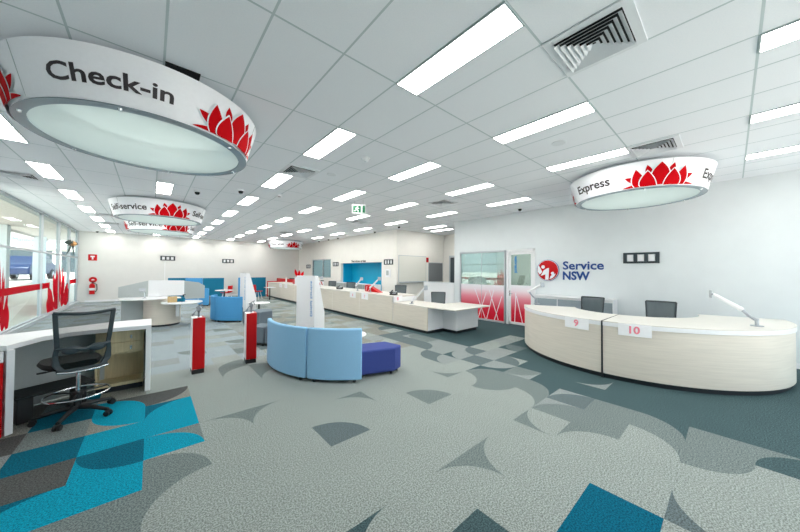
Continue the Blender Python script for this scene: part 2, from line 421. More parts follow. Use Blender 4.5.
wall('wall_right', M['wall'], (XA, XA+.14, YBK, dY0, 0, HC), (XA, XA+.14, dY0, gY1, oz, HC), (XA, XA+.14, gY1, 7.12, 0, HC))
wall('wall_office_side', M['wall'], (XA+.14, XD, 7.0, 7.12, 0, HC))
wall('wall_office_end', M['wall'], (XA+.14, XD, 3.0, 3.12, 0, HC))
wall('wall_back_room', M['wall_warm'], (XB+2.4, XB+2.5, 16, 20, 0, HC))
wall('partition_half_height', M['white'], (XA-.03, XA+.05, 7.125, 8.75, 0, 1.26)); bpy.data.objects['partition_half_height'].name = 'wall_half_height'
wall('trim_half_wall_cap', M['wall'], (XA-.05, XA+.07, 7.125, 8.77, 1.26, 1.285)); bpy.data.objects['trim_half_wall_cap'].name = 'trim_1'
wall('baseboard_right', M['white'], (XA-.015, XA, YBK, dY0, 0, .1))
wall('baseboard_back', M['white'], (XL+.3, XB, YF-.015, YF, 0, .1))
wall('baseboard_service', M['white'], (XB-.015, XB, YC, YF-.02, 0, .1))

# window behind the counter wall (looks into a back room)
w = MB()
for y0, y1, z0, z1 in ((wY0, wY1, wZ0, wZ0+.05), (wY0, wY1, wZ1-.05, wZ1), (wY0, wY0+.05, wZ0, wZ1), (wY1-.05, wY1, wZ0, wZ1), (17.75, 17.83, wZ0, wZ1)): w.box(XB+.03, XB+.1, y0, y1, z0, z1)
wf = struct(w.build('window_1', M['alum'], bevel=.004))
MB().box(XB+.055, XB+.065, wY0+.05, wY1-.05, wZ0+.05, wZ1-.05).build('pane', glass('back_room_glass', (160, 178, 178), .15), wf)

# glazed office front: fixed window and door
w = MB()
for y0, y1, z0, z1 in ((gY0, gY1, 0, .06), (gY0, gY1, oz-.05, oz), (gY0, gY0+.045, 0, oz), (gY1-.045, gY1, 0, oz)): w.box(XA-.01, XA+.1, y0, y1, z0, z1)
wo = struct(w.build('window_2', M['alum'], bevel=.004))
MB().box(XA+.03, XA+.04, gY0+.045, gY1-.045, 1.27, oz-.05).build('pane', M['office_glass'], wo)
MB().box(XA+.03, XA+.04, gY0+.045, gY1-.045, .06, 1.27).build('frosted_pane', M['film'], wo)
MB().box(XA+.022, XA+.03, 5.905, 5.915, .06, oz-.05).build('glass_joint', M['alum'], wo)
def film_lines(segs, par):
    b = MB()
    for (ya, za), (yb, zb) in segs:
        d = Vector((0, yb-ya, zb-za)).normalized(); nrm = Vector((0, -d.z, d.y))*.013
        x = XA+.0265
        b.add([Vector((x,ya,za))+nrm, Vector((x,ya,za))-nrm, Vector((x,yb,zb))-nrm, Vector((x,yb,zb))+nrm], [(0,1,2,3)])
    return b.build('white_line_pattern', M['lotus_white'], par, smooth=False)
film_lines([((6.2,1.12),(5.75,.06)), ((5.7,.06),(5.42,1.1)), ((6.05,.06),(5.72,1.0)), ((5.6,1.1),(5.25,.08)), ((5.4,.06),(5.12,.9))], wo)
d = MB()
for y0, y1, z0, z1 in ((dY0, dY0+.07, 0, oz), (dY1-.07, dY1, 0, oz), (dY0, dY1, oz-.07, oz)): d.box(XA-.02, XA+.12, y0, y1, z0, z1)
do = struct(d.build('door_1', M['white'], bevel=.005))
d = MB(); a, b_ = dY0+.075, dY1-.075
for y0, y1, z0, z1 in ((a, a+.07, .02, oz-.08), (b_-.07, b_, .02, oz-.08), (a, b_, .02, .1), (a, b_, oz-.16, oz-.08)): d.box(XA+.01, XA+.055, y0, y1, z0, z1)
dl = d.build('door_leaf', M['white'], do, bevel=.004)
MB().box(XA+.028, XA+.038, a+.07, b_-.07, 1.3, oz-.16).build('glass_panel', M['office_glass'], dl)
MB().box(XA+.028, XA+.038, a+.07, b_-.07, .1, 1.3).build('frosted_panel', M['film'], dl)
film_lines([((4.62,1.05),(4.66,.1)), ((4.4,.1),(4.6,.95))], dl)
hb = MB(); hb.cyl((XA-.0,4.82,1.02),(XA-.06,4.82,1.02),.012); hb.cyl((XA-.055,4.825,1.02),(XA-.055,4.70,1.02),.011); hb.box(XA-.003, XA+.01, 4.8, 4.84, .94, 1.12)
hb.build('door_handle', M['chrome'], dl)
text_mesh('door_lettering', 'Interview', M['blue_ink'], .1, lambda x, y: (XA+.024, 4.66-y, 1.98+x), width=.55, parent=dl, bold=.04)
# dark door and notice board recess of the alcove
d = MB().box(XD-.03, XD, 8.9, 9.75, 0, 2.55); da = struct(d.build('door_2', M['alum'], bevel=.004))
MB().box(XD-.04, XD-.03, 9.0, 9.65, .3, 2.45).build('dark_panel', M['darkglass'], da)

# office interior: bench and cabinet seen through the glass
t = thing('office_desk', 'white desk inside the glazed office, seen through the glass', 'desk', (10.7, 5.6, 0))
MB().box(-.4, .4, -1.1, 1.1, .7, .735).build('tabletop', M['white'], t, bevel=.004)
for x in (-.36, .36):
    for y in (-1.04, 1.04): MB().box(x-.025, x+.025, y-.025, y+.025, 0, .7).build('leg', M['alum'], t)

# ---------------------------------------------------------------- shopfront on the left
FX = XL
my = [11.0, 15.5, 17.9, 19.9, YF-.03]
w = MB()
for y in my: w.box(FX-.06, FX+.04, y-(.008 if y == 15.5 else .04), y+(.008 if y == 15.5 else .04), 0, HC)
for z0, z1 in ((0, .12), (2.27, 2.33), (HC-.06, HC)): w.box(FX-.05, FX+.03, my[0], YF, z0, z1)
sf = struct(w.build('window_3', M['alum'], bevel=.004))
for k in range(4):
    MB().box(FX-.012, FX-.004, my[k]+.03, my[k+1]-.03, .12, 2.27).build('pane', M['glass'], sf)
    MB().box(FX-.012, FX-.004, my[k]+.03, my[k+1]-.03, 2.33, HC-.06).build('transom_pane', M['glass'], sf)
wall('wall_left_light_block', M['wall'], (FX-.15, FX, YBK, 10.96, 0, HC))  # out of view, added to cut the daylight on the left side
wall('wall_front_light_block', M['wall'], (FX-.15, 1.5, YBK-.15, YBK, 0, HC))  # out of view, closes the left of the opening so daylight favours the right
# red film graphics on the glass
def petal_pts(base, tip, w, n=12, bend=0):
    bx, by = base; tx, ty = tip; L = math.hypot(tx-bx, ty-by); ux, uy = (tx-bx)/L, (ty-by)/L; nx, ny = -uy, ux
    rows = []
    for k in range(n+1):
        t = k/n; hw = w*(math.sin(PI*min(1, (t*.88+.12)))**.95) if k < n else 0
        off = bend*math.sin(PI*t)
        cx, cy = bx+ux*L*t+nx*off, by+uy*L*t+ny*off
        rows.append([(cx+nx*hw*s, cy+ny*hw*s) for s in (1, .5, 0, -.5, -1)])
    return rows
# (base, tip, half width, bend)
PETALS = [((-.28,.45),(-.37,.92),.10,0), ((.28,.45),(.37,.92),.10,0),
          ((-.58,.22),(-1.0,.48),.11,0), ((.58,.22),(1.0,.48),.11,0),
          ((-.35,.0),(-1.1,.03),.17,.04), ((.35,.0),(1.1,.03),.17,-.04),
          ((-.36,-.25),(-.68,.78),.20,.08), ((.36,-.25),(.68,.78),.20,-.08),
          ((0,.05),(0,.98),.25,0),
          ((-.2,-.3),(-.36,.66),.23,.08), ((.2,-.3),(.36,.68),.23,-.08)]
def lotus(name, fn, sx, sy, parent, red, white, clip=0.0, base=0.0):
    br, bw = MB(), MB()
    for k, (b, t, w, bend) in enumerate(PETALS):
        for mbk, grow, dz in ((bw, .028, 0), (br, 0, .0012)):
            u = Vector((t[0]-b[0], t[1]-b[1])).normalized()
            tt = (t[0]+u.x*grow*1.6, t[1]+u.y*grow*1.6)
            rows = petal_pts(b, tt, w+grow, bend=bend)
            vs = [fn(x*sx, max(y, clip)*sy, base+k*.0024+dz) for r in rows for (x, y) in r]
            fs = [(r*5+c, r*5+c+1, (r+1)*5+c+1, (r+1)*5+c) for r in range(len(rows)-1) for c in range(4)]
            mbk.add(vs, fs)
    a = bw.build('lotus_outline', white, parent, smooth=False)
    o = br.build('lotus_emblem', red, parent, smooth=False)
    return o
b = MB()
for y0, y1 in ((11.06, 15.47), (15.53, 16.7), (19.95, 21.7)): b.box(FX+.0, FX+.004, y0, y1, 1.02, 1.22)
b.build('red_stripe', M['red_film'], sf)
for yc, hw_ in ((18.1, 2.2), (11.9, .8)):
    k = MB()
    for i, (bx, by, tx, ty, w_) in enumerate(((-.5,.15,-.85,1.0,.12),(.5,.15,.85,1.05,.12),(-.2,.3,-.5,1.5,.1),(.2,.3,.5,1.5,.1),(0,.3,-.02,1.95,.13),(-.3,.1,-.22,1.7,.09),(.3,.1,.28,1.75,.08),(-.75,-.1,-.6,.75,.2),(.75,.1,.6,.85,.2),(-.25,0,-.2,.8,.16),(.3,.1,.25,.8,.14))):
        rows = petal_pts((bx*hw_*.9,by),(tx*hw_*.9,ty),w_*hw_*1.3)
        vs = [(FX+.006+i*.002, yc+x, max(.1, y+.05)) for r in rows for (x, y) in r]
        k.add(vs, [(r*5+c, r*5+c+1, (r+1)*5+c+1, (r+1)*5+c) for r in range(len(rows)-1) for c in range(4)])
    k.build('red_flower_film', M['red_film'], sf, smooth=False)
# low rail/skirting inside the glass
wall('baseboard_left', M['alum'], (FX+.05, FX+.13, 11.0, YF-.03, 0, .09))

# leafy decoration at the transom
t = thing('hanging_plant', 'dark leafy hanging decoration with tan bloom by the window transom', 'plant', (FX+.18, 19.05, 2.78))
k = MB(); rr = random.Random(3)
for n in range(13):
    a = rr.uniform(-1.4, 1.4); L = rr.uniform(.4, .62)*(1.2 if n % 2 else 1); dx = rr.uniform(-.06, .1)
    p0 = Vector((0,0,0)); tip = Vector((dx, math.sin(a)*L*2.2, (.3 if n % 3 else -.85)*abs(math.cos(a))*L-.02)); mid = (p0+tip)/2+Vector((.03,0,.05)); sd = (tip-p0).cross(Vector((1,0,0))).normalized()*.1
    k.add([p0, mid+sd, tip, mid-sd, mid+Vector((.03,0,0)), mid-Vector((.02,0,0))], [(0,1,4),(1,2,4),(2,3,4),(3,0,4),(0,5,1),(1,5,2),(2,5,3),(3,5,0)])
k.build('leaves', M['leaf'], t, smooth=False)
MB().sphere((.04,-.02,.06), .16, sc=(.8,2.0,.7)).build('bloom', M['orange'], t)
MB().cyl((-.2,0,-.05),(0,0,0),.012).build('bracket', M['black'], t)

# ---------------------------------------------------------------- ceiling fittings
def lights():
    t = thing('ceiling_light', 'x', 'ceiling light', (0,0,HC)); first = True
    f = MB()
    for x0, x1, y0, y1 in ((-.15,-.138,-.6,.6),(.138,.15,-.6,.6),(-.138,.138,-.6,-.588),(-.138,.138,.588,.6)): f.box(x0, x1, y0, y1, -.012, 0)
    f.build('frame', M['tile_grid'], t); MB().box(-.138,.138,-.588,.588,-.008,0).build('diffuser', M['light'], t)
    rows = {-6:'along the shopfront windows', -3:'over the self-service signs', 0:'down the middle of the hall', 3:'beside the middle row', 6:'on the aisle before the counters', 9:'nearest the right wall'}
    num = ['nearest the camera edge','nearest','second','third','fourth','fifth','sixth','seventh','eighth','ninth']
    for i, nm in rows.items():
        for jj, j in enumerate(range(-2, 18, 2)):
            x, y = 1.863+.6*i+.15, 1.035+1.2*j+.6
            if x > XB-.2 and y > 10: continue
            if i == 9 and y > 17: continue
            if i < 3 and j == -2: continue
            if i == -3 and j in (2, 8, 0): continue
            if i == -6 and j < 3: continue
            if i <= 0 and j == 0 and i < 0: continue
            lab = 'recessed ceiling light %s, %s of its row from the camera' % (nm, ['first','second','third','fourth','fifth','sixth','seventh','eighth','ninth','tenth'][jj])
            if first: o = t; o.location = (x, y, HC); first = False
            else: o = dup(t, (x, y, HC))
            tag(o, lab, 'ceiling light', 'recessed ceiling lights')
    for x, y, lab in ((10.3, 8.9, 'recessed ceiling light in the alcove, nearer the glazed office'), (9.35, 8.5, 'recessed ceiling light at the mouth of the alcove'), (10.2, 5.9, 'added light panel brightening the glazed office, farther from the door'), (10.2, 4.4, 'added light panel brightening the glazed office, by the door')):  # the two office panels are added to brighten the room behind the glass
        o = dup(t, (x, y, HC), 0, lab, 'recessed ceiling lights')
lights()
def vent(x, y, lab, proto=[None]):
    if proto[0]: return dup(proto[0], (x, y, HC), 0, lab)
    t = thing('ceiling_vent', lab, 'air vent', (x, y, HC), 0, 'square air vents'); proto[0] = t
    MB().box(-.29,.29,-.29,.29,-.003,.0).build('backing', M['recess_dark'], t)  # flat dark sheet painting the shade between the louvres
    f = MB()
    for x0, x1, y0, y1 in ((-.3,.3,-.3,-.235),(-.3,.3,.235,.3),(-.3,-.235,-.235,.235),(.235,.3,-.235,.235)): f.box(x0, x1, y0, y1, -.012, 0)
    f.build('frame', M['ceiling_edge'], t, bevel=.002)
    k = MB()
    for s_ in range(6):
        r0 = .232-s_*.038; r1 = r0-.030; z0, z1 = -.034, -.010
        o_ = [(-r0,-r0),(r0,-r0),(r0,r0),(-r0,r0)]; i_ = [(-r1,-r1),(r1,-r1),(r1,r1),(-r1,r1)]
        for e in range(4):
            a, b = e, (e+1) % 4
            k.add([(*o_[a],z0),(*o_[b],z0),(*i_[b],z1),(*i_[a],z1),(*o_[a],z0+.003),(*o_[b],z0+.003),(*i_[b],z1+.003),(*i_[a],z1+.003)],
                  [(0,1,2,3),(4,7,6,5),(0,4,5,1),(2,6,7,3),(1,5,6,2),(3,7,4,0)])
    k.build('louvres', M['ceiling_edge'], t, smooth=False)
    return t
for x, y, lab in ((2.763,.735,'large square air vent above the two nearest lights'), (5.79,.76,'square air vent just behind the Express sign'),
                  (2.15,5.5,'square air vent beside the second light right of the Check-in sign'), (-2.1,9.6,'square air vent by the window row of lights, far left'),
                  (.75,10.8,'square air vent right of the nearer Self-service sign'), (6.18,5.3,'square air vent between the two light rows before the office wall'),
                  (6.18,9.6,'square air vent just beyond the hanging exit sign'), (.87,16.5,'square air vent behind the farther Self-service sign'),
                  (-1.25,14.6,'square air vent left of the Self-service signs'), (5.2,15,'square air vent towards the far counter end'), (-1.3,17.1,'square air vent at the far left corner')):
    vent(x, y, lab)
def smalls():
    t = thing('smoke_detector', 'round white smoke detector on the ceiling beyond the largest light', 'smoke detector', (2.74, 4.08, HC))
    MB().lathe([(.0,-.062),(.035,-.06),(.052,-.045),(.055,-.02),(.075,-.018),(.078,0)], n=24).build('body', M['white'], t)
    MB().lathe([(.0,-.066),(.018,-.065),(.02,-.06)], n=16).build('sensor_cap', M['alum'], t)
    s1 = tag(MB().lathe([(.0,-.008),(.09,-.008),(.1,0)], n=24).build('ceiling_speaker', M['ceiling_edge'], loc=(2.71,5.23,HC)), 'flat round ceiling disc beside the vent and second light', 'speaker', 'flat ceiling discs')
    s2 = s1.copy(); C.objects.link(s2); s2.location = (4.56,1.67,HC); s2['label'] = 'flat round ceiling disc between two long lights near the Express sign'
    p = None
    for x, y, lab in ((1.61,7.74,'black dome camera on the ceiling right of the Check-in sign'), (8.4,4.17,'black dome camera near the top of the office wall'), (8.03,9.35,'black dome camera near the corner by the whiteboard'),
                      (8.24,11.4,'black dome camera above the blue niche'), (8.27,15.12,'black dome camera above the back-room window, nearest of three'), (8.27,16.3,'black dome camera above the back-room window, middle of three'),
                      (8.3,17.7,'black dome camera above the back-room window, farthest of three'), (-2.1,21.2,'black dome camera in the far left corner by the windows'), (.83,8.57,'small dome camera over the right edge of the Self-service sign')):
        if p is None:
            p = thing('dome_camera', lab, 'camera', (x, y, HC), 0, 'ceiling dome cameras')
            MB().lathe([(.0,-.03),(.07,-.03),(.075,0),(.075,.005),(0,.005)], n=20).build('base', M['white'], p)
            MB().lathe([(.0,-.095),(.03,-.088),(.05,-.065),(.056,-.03)], n=20).build('dome', M['lens'], p)
        else: dup(p, (x, y, HC), 0, lab)
    se = thing('motion_sensor', 'small white box sensor on the ceiling between light rows', 'sensor', (2.45, 7.59, HC))
    MB().box(-.06,.06,-.09,.09,-.05,.005).build('body', M['white'], se, bevel=.01); MB().box(-.03,.03,-.06,-.02,-.056,-.05).build('lens', M['lens'], se)
smalls()
# exit sign
t = thing('exit_sign', 'hanging green and white running-man exit sign', 'exit sign', (4.25, 6.6, 3.28), R(-33))
MB().box(-.2,.17,-.03,.03,0,.25).build('body', M['white'], t, bevel=.008)
for x in (-.13,.1): MB().cyl((x,0,.25),(x,0,HC-3.28),.006).build('hanger', M['alum'], t)
MB().box(-.17,.04,-.034,-.03,.03,.22).build('green_panel', M['green'], t)
MB().box(.08,.15,-.034,-.03,.03,.22).build('door_panel', M['green'], t)
k = MB(); k.cyl((-.05,-.036,.19),(-.05,-.039,.19),.018)
for a, b, r in (((-.055,.165),(-.08,.11),.018), ((-.08,.11),(-.03,.08),.012), ((-.03,.08),(-.04,.045),.011), ((-.08,.11),(-.12,.07),.012), ((-.12,.07),(-.15,.075),.011), ((-.055,.16),(-.01,.13),.01), ((-.065,.155),(-.11,.14),.01)):
    k.cyl((a[0],-.037,a[1]),(b[0],-.037,b[1]), r, n=8)
k.build('running_man', M['paper'], t)

# dark open tile beside the check-in sign
tag(MB().box(.07,.34,3.40,3.52,HC-.012,HC-.002).build('hatch_dark_sheet', M['recess_dark']), 'black open ceiling hatch behind the rim of the Check-in sign', 'hatch')

# ---------------------------------------------------------------- round drum signs
ZT, ZB, RT, RB = 3.6, 3.185, 1.1, .985
def drum(cx, cy, texts, lots, label, th, tw):
    t = thing('drum_sign', label, 'sign', (cx, cy, 0), 0, 'round hanging drum signs')
    MB().lathe([(RB,ZB),(RT,ZT),(RT-.012,ZT),(RB-.012,ZB)], n=96, close=True).build('fabric_band', M['white_gloss'], t)
    MB().lathe([(RB-.012,ZB+.004),(RB+.004,ZB-.014),(RB-.09,ZB-.014),(RB-.09,ZB+.004)], n=96, close=True).build('bottom_rim', M['acrylic_rim'], t)
    MB().lathe([(0,ZB-.008),(RB-.092,ZB-.008),(RB-.092,ZB),(0,ZB)], n=64).build('bottom_disc', M['diffuser_acrylic'], t)
    MB().lathe([(RT-.13,ZT-.02),(RT-.13,HC),(RT-.145,HC),(RT-.145,ZT-.02)], n=64, close=True).build('ceiling_collar', M['alum'], t)
    for k in range(6):
        a = k*PI/3+.3; x, y = (RB-.045)*math.cos(a), (RB-.045)*math.sin(a)
        MB().cyl((x,y,ZB-.03),(x,y,ZB-.012),.014,.02,n=10).build('bolt', M['chrome'], t)
    MB().lathe([(0,ZT-.1),(.8,ZT-.1),(.8,ZT-.06),(0,ZT-.06)], n=40).build('added_glow_plate', M['added_glow_plate'], t)  # glowing plate added inside the drum to light its disc from above
    MB().lathe([(.0,ZT-.055),(RT-.06,ZT-.055),(RT-.06,ZT-.04),(0,ZT-.04)], n=48).build('top_plate', M['white'], t)
    def onband(a0):
        def fn(x, y, off=0.004):
            z = ZB+y; r = RB+(z-ZB)/(ZT-ZB)*(RT-RB); a = R(a0)+x/1.03
            return ((r+off)*math.cos(a), (r+off)*math.sin(a), z)
        return fn
    for body, a0 in texts:
        fn = onband(a0); text_mesh('lettering', body, M['ink'], th, lambda x, y: fn(x, y+.125), width=tw, parent=t, bold=.022)
    for a0 in lots:
        fn = onband(a0); lotus('lotus', fn, .46, .37, t, M['lotus_red'], M['lotus_white'], clip=0.02, base=.004)
    for a0 in (-144, -24, 96): MB().cyl((math.cos(R(a0))*(RB+.001),math.sin(R(a0))*(RB+.001),ZB+.01),(math.cos(R(a0))*(RT+.001),math.sin(R(a0))*(RT+.001),ZT-.005),.0025,n=6).build('seam', M['grey_panel'], t)
    return t
drum(-.02, 4.465, [('Check-in',-105),('Check-in',15),('Check-in',135)], [-44,-173,76], 'nearest large white drum sign reading Check-in with red lotus', .135, .86)
drum(7.21, 1.24, [('Express',-209),('Express',-94),('Express',31)], [-152,-37,90], 'white drum sign reading Express by the right wall', .15, .69)
drum(.19, 11.05, [('Self-service',-135),('Self-service',-18.5),('Self-service',100)], [-77.5,40,158], 'nearer white drum sign reading Self-service', .15, 1.02)
drum(.3, 14.7, [('Self-service',-122),('Self-service',-2),('Self-service',118)], [-63,-183,57], 'farther white drum sign reading Self-service, just behind the other', .15, 1.15)
drum(6.8, 19.5, [('Test area',-140),('Test area',-20),('Test area',100)], [-82,38,158], 'small distant white drum sign reading Test area', .15, .85)

# ---------------------------------------------------------------- swivel chairs
def star_base(t, r, z0, ring=None, column_top=.5):
    for k in range(5):
        a = 2*PI*k/5+.35; c_, s_ = math.cos(a), math.sin(a)
        b = MB(); b.tube([(0,0,.115),(c_*r*.45,s_*r*.45,.11),(c_*r,s_*r,.075)], [.03,.025,.018], n=8)
        leg = b.build('base_leg', M['black'], t)
        k2 = MB(); px, py = -s_, c_
        for o in (-.022, .022): k2.cyl((c_*r+px*(o-.009),s_*r+py*(o-.009),.03),(c_*r+px*(o+.009),s_*r+py*(o+.009),.03),.03,n=14)
        k2.cyl((c_*r,s_*r,.03),(c_*r,s_*r,.08),.009,n=8); k2.cbox((c_*r,s_*r,.055),(.05,.05,.02))
        k2.build('caster', M['black'], leg)
    MB().cyl((0,0,.09),(0,0,.27),.034,.03).build('column_cover', M['black'], t)
    MB().cyl((0,0,.27),(0,0,column_top),.02).build('gas_lift', M['chrome'], t)
def drafting_chair(loc, rz, label):
    """faces +Y, back on the -Y side"""
    t = thing('drafting_chair', label, 'chair', loc, rz)
    sh = .655
    star_base(t, .335, 0, column_top=sh-.1)
    b = MB(); b.tube([(.27*math.cos(a), .27*math.sin(a), .275) for a in [2*PI*k/40 for k in range(40)]], .011, n=8, closed=True)
    rg = b.build('foot_ring', M['chrome'], t)
    b = MB(); b.cyl((0,0,.255),(0,0,.3),.05)
    for k in range(3): a = 2*PI*k/3+.2; b.cyl((0,0,.275),(.262*math.cos(a),.262*math.sin(a),.275),.009,n=8)
    b.build('ring_hub', M['black'], rg)
    # seat cushion with a waterfall front
    b = MB(); n = 10; vs = []; fs = []
    for i in range(n+1):
        y = -.18+.60*i/n; e = math.sin(PI*min(1, (i/n*.9+.1)))**.35; w = .26*e*(1-.06*i/n)
        dz = -.035*max(0, (i/n-.72)/.28)**2
        for k, (xx, zz) in enumerate(((-1,0),(-.93,.028),(-.5,.036),(0,.03),(.5,.036),(.93,.028),(1,0),(.9,-.035),(0,-.042),(-.9,-.035))): vs.append((xx*w-.05, y, sh+zz+dz))
    for i in range(n):
        for k in range(10): fs.append((i*10+k, i*10+(k+1)%10, (i+1)*10+(k+1)%10, (i+1)*10+k))
    fs += [tuple(range(10))[::-1], tuple(range(n*10, n*10+10))]
    b.add(vs, fs); b.build('seat', M['seat_fabric'], t)
    b = MB(); b.box(-.11,.11,-.14,.12,sh-.1,sh-.045); b.box(-.05,.05,-.25,-.1,sh-.085,sh-.05); b.build('seat_mechanism', M['black'], t, bevel=.008)
    b = MB(); b.tube([(-.1,.03,sh-.07),(-.25,.05,sh-.08)], .008, n=8); b.cbox((-.27,.055,sh-.08),(.07,.035,.016)); b.build('tilt_lever', M['black'], t, bevel=.004)
    b = MB(); b.tube([(-.2,-.262,sh-.045),(-.1,-.272,sh-.062),(.1,-.272,sh-.062),(.2,-.262,sh-.045)], .011, n=8); b.build('back_bar', M['chrome'], t)
    # back frame: two side rails leaning back, curved top
    def bk(x, v):            # v 0..1 up the back -> point on the back surface
        y = -.24-.03*math.sin(v*PI*.6)-.10*max(0, v-.32)*1.0+.04*(abs(x)/.24)**2
        return (x, y, sh-.055+v*.665)
    prof = [(-.165,0),(-.215,.12),(-.222,.3),(-.212,.42),(-.226,.7),(-.24,1)]
    b = MB()
    for s_ in (-1, 1):
        pts = [bk(s_*-x, v) for x, v in prof]
        for i in range(len(pts)-1):
            p, q_ = Vector(pts[i]), Vector(pts[i+1]); wd = .052 if i < 2 else .036
            wd2 = .052 if i+1 < 2 else .036
            def ring(p, wv): return [p+Vector((-wv*s_*.2,-.012,0)), p+Vector((wv*s_*.9,-.012,0)), p+Vector((wv*s_*.9,.016,0)), p+Vector((-wv*s_*.2,.016,0))]
            sign = -1
            a_ = [p+Vector((sign*s_*c1*wd,d1,0)) for c1, d1 in ((-.2,-.012),(.9,-.012),(.9,.016),(-.2,.016))]
            b_ = [q_+Vector((sign*s_*c1*wd2,d1,0)) for c1, d1 in ((-.2,-.012),(.9,-.012),(.9,.016),(-.2,.016))]
            b.add(a_+b_, [(0,1,2,3)[::-1],(4,5,6,7)]+[(j,(j+1)%4,4+(j+1)%4,4+j) for j in range(4)])
    top = [bk(x, 1-.03*math.cos(x/.24*PI/2)) for x in [-.24+.48*i/12 for i in range(13)]]
    b.tube(top, .019, n=8)
    low = [bk(x, .02) for x in [-.2+.4*i/8 for i in range(9)]]; b.tube(low, .018, n=8)
    b.build('back_frame', M['frame_black'], t, bevel=.004)
    b = MB(); vs = []; nx, nz = 10, 14
    for i in range(nz+1):
        v = .03+.95*i/nz
        hw = .205+.03*math.sin(v*PI*.25) if v < .12 else .208+.028*v
        for k in range(nx+1): vs.append(bk(-hw+2*hw*k/nx, v-(.03*math.cos((k/nx-.5)*PI) if i == nz else 0)))
    b.add(vs, [(i*(nx+1)+k, i*(nx+1)+k+1, (i+1)*(nx+1)+k+1, (i+1)*(nx+1)+k) for i in range(nz) for k in range(nx)])
    b.build('mesh_back', M['net'], t)
    # lumbar support with two pads
    b = MB()
    pts = [bk(-.21+.42*i/12, .36+.05*abs(math.sin(PI*(i/12-.5)))) for i in range(13)]
    b.tube([Vector(p)+Vector((0,-.02,0)) for p in pts], .018, n=8)
    for s_ in (-1, 1):
        c_ = Vector(bk(s_*.1, .37))+Vector((0,-.022,0)); b.sphere(c_, .075, n=14, m=8, sc=(1,.22,.62))
    b.build('lumbar_support', M['frame_black'], t)
    return t
drafting_chair((-.63,5.08,0), R(16), 'black mesh-back drafting chair with a chrome foot ring at the desk')

def task_chair(label, loc, rz, drop=0.0):
    t = thing('task_chair', label, 'chair', loc, rz, 'grey mesh chairs behind the counters')
    star_base(t, .3, 0, column_top=.53-drop)
    MB().box(-.24,.24,-.22,.24,.56-drop,.63-drop).build('seat', M['seat_fabric'], t, bevel=.03, seg=3)
    MB().box(-.1,.1,-.1,.1,.5-drop,.56-drop).build('seat_mechanism', M['black'], t, bevel=.01)
    def bk(x, v): return (x, -.25-.07*v+.05*(x/.24)**2, .66-drop+v*.48)
    b = MB(); w_ = .235
    for s_ in (-1, 1): b.tube([bk(s_*(w_-.025+.025*v), v) for v in (0,.3,.6,1)], .016, n=8)
    for v in (0, 1): b.tube([bk(-w_+.02*(1-v)+(2*w_-.04*(1-v))*i/8, v) for i in range(9)], .016, n=8)
    b.build('back_frame', M['frame_black'], t)
    b = MB(); vs = [bk(-w_+2*w_*k/8, i/8) for i in range(9) for k in range(9)]
    b.add(vs, [(i*9+k, i*9+k+1, (i+1)*9+k+1, (i+1)*9+k) for i in range(8) for k in range(8)])
    b.build('mesh_back', mesh_fabric('grey_net', (92, 104, 108), .88) if 'grey_net' not in bpy.data.materials else bpy.data.materials['grey_net'], t)
    b = MB(); b.tube([(0,-.08,.53-drop),(0,-.3,.55-drop),(0,-.29,.72-drop)], .022, n=8); b.build('back_support', M['black'], t)
    return t
tc = task_chair('grey mesh task chair behind curved counter 9', (7.76,2.2,0), R(88))
dup(tc, (7.76,.95,0), R(94), 'grey mesh task chair behind curved counter 10')
for x, y, rz, lab in ((7.55,8.75,125,'grey mesh task chair in front of the whiteboard, behind sign 8'),
                      (7.35,12.3,125,'grey mesh task chair before the blue niche'), (7.35,14.3,120,'nearer of the two task chairs before the back-room window'), (7.35,15.8,120,'farther of the two task chairs before the back-room window'),
                      (7.5,20.6,125,'dark task chair behind the farthest counter end')):
    dup(tc, (x, y, 0), R(rz), lab)
task_chair('grey mesh task chair behind the low end of the long counter', (7.3,6.45,0), R(131), .13)
# ---------------------------------------------------------------- drafting desk on the left
t = thing('reception_desk', 'white standing desk with a pale wood drawer unit at the left', 'desk', (0,0,0))
top = [(-1.12,4.95),(-.95,5.36),(-.74,5.5),(-.4,5.54),(.02,5.5),(.02,6.2),(-.4,6.18),(-1.0,5.92),(-1.42,5.74),(-1.62,5.4),(-1.25,5.02)]
MB().prism(top, .885, .94).build('worktop', M['white'], t, bevel=.004)
MB().box(-.04,.02,5.5,6.2,0,.884).build('end_panel', M['white'], t, bevel=.003)
MB().prism([(-1.12,4.95),(-1.075,4.99),(-1.38,5.5),(-1.43,5.46)], 0, .884).build('end_panel', M['white'], t, bevel=.003)
MB().prism([(-1.4,5.6),(-1.0,5.84),(-.4,6.1),(-.04,6.12),(-.04,6.15),(-.41,6.13),(-1.01,5.87),(-1.42,5.63)], .02, .884).build('modesty_panel', M['grey_panel'], t)
ped = thing('drawer_unit', None, None); ped.parent = t
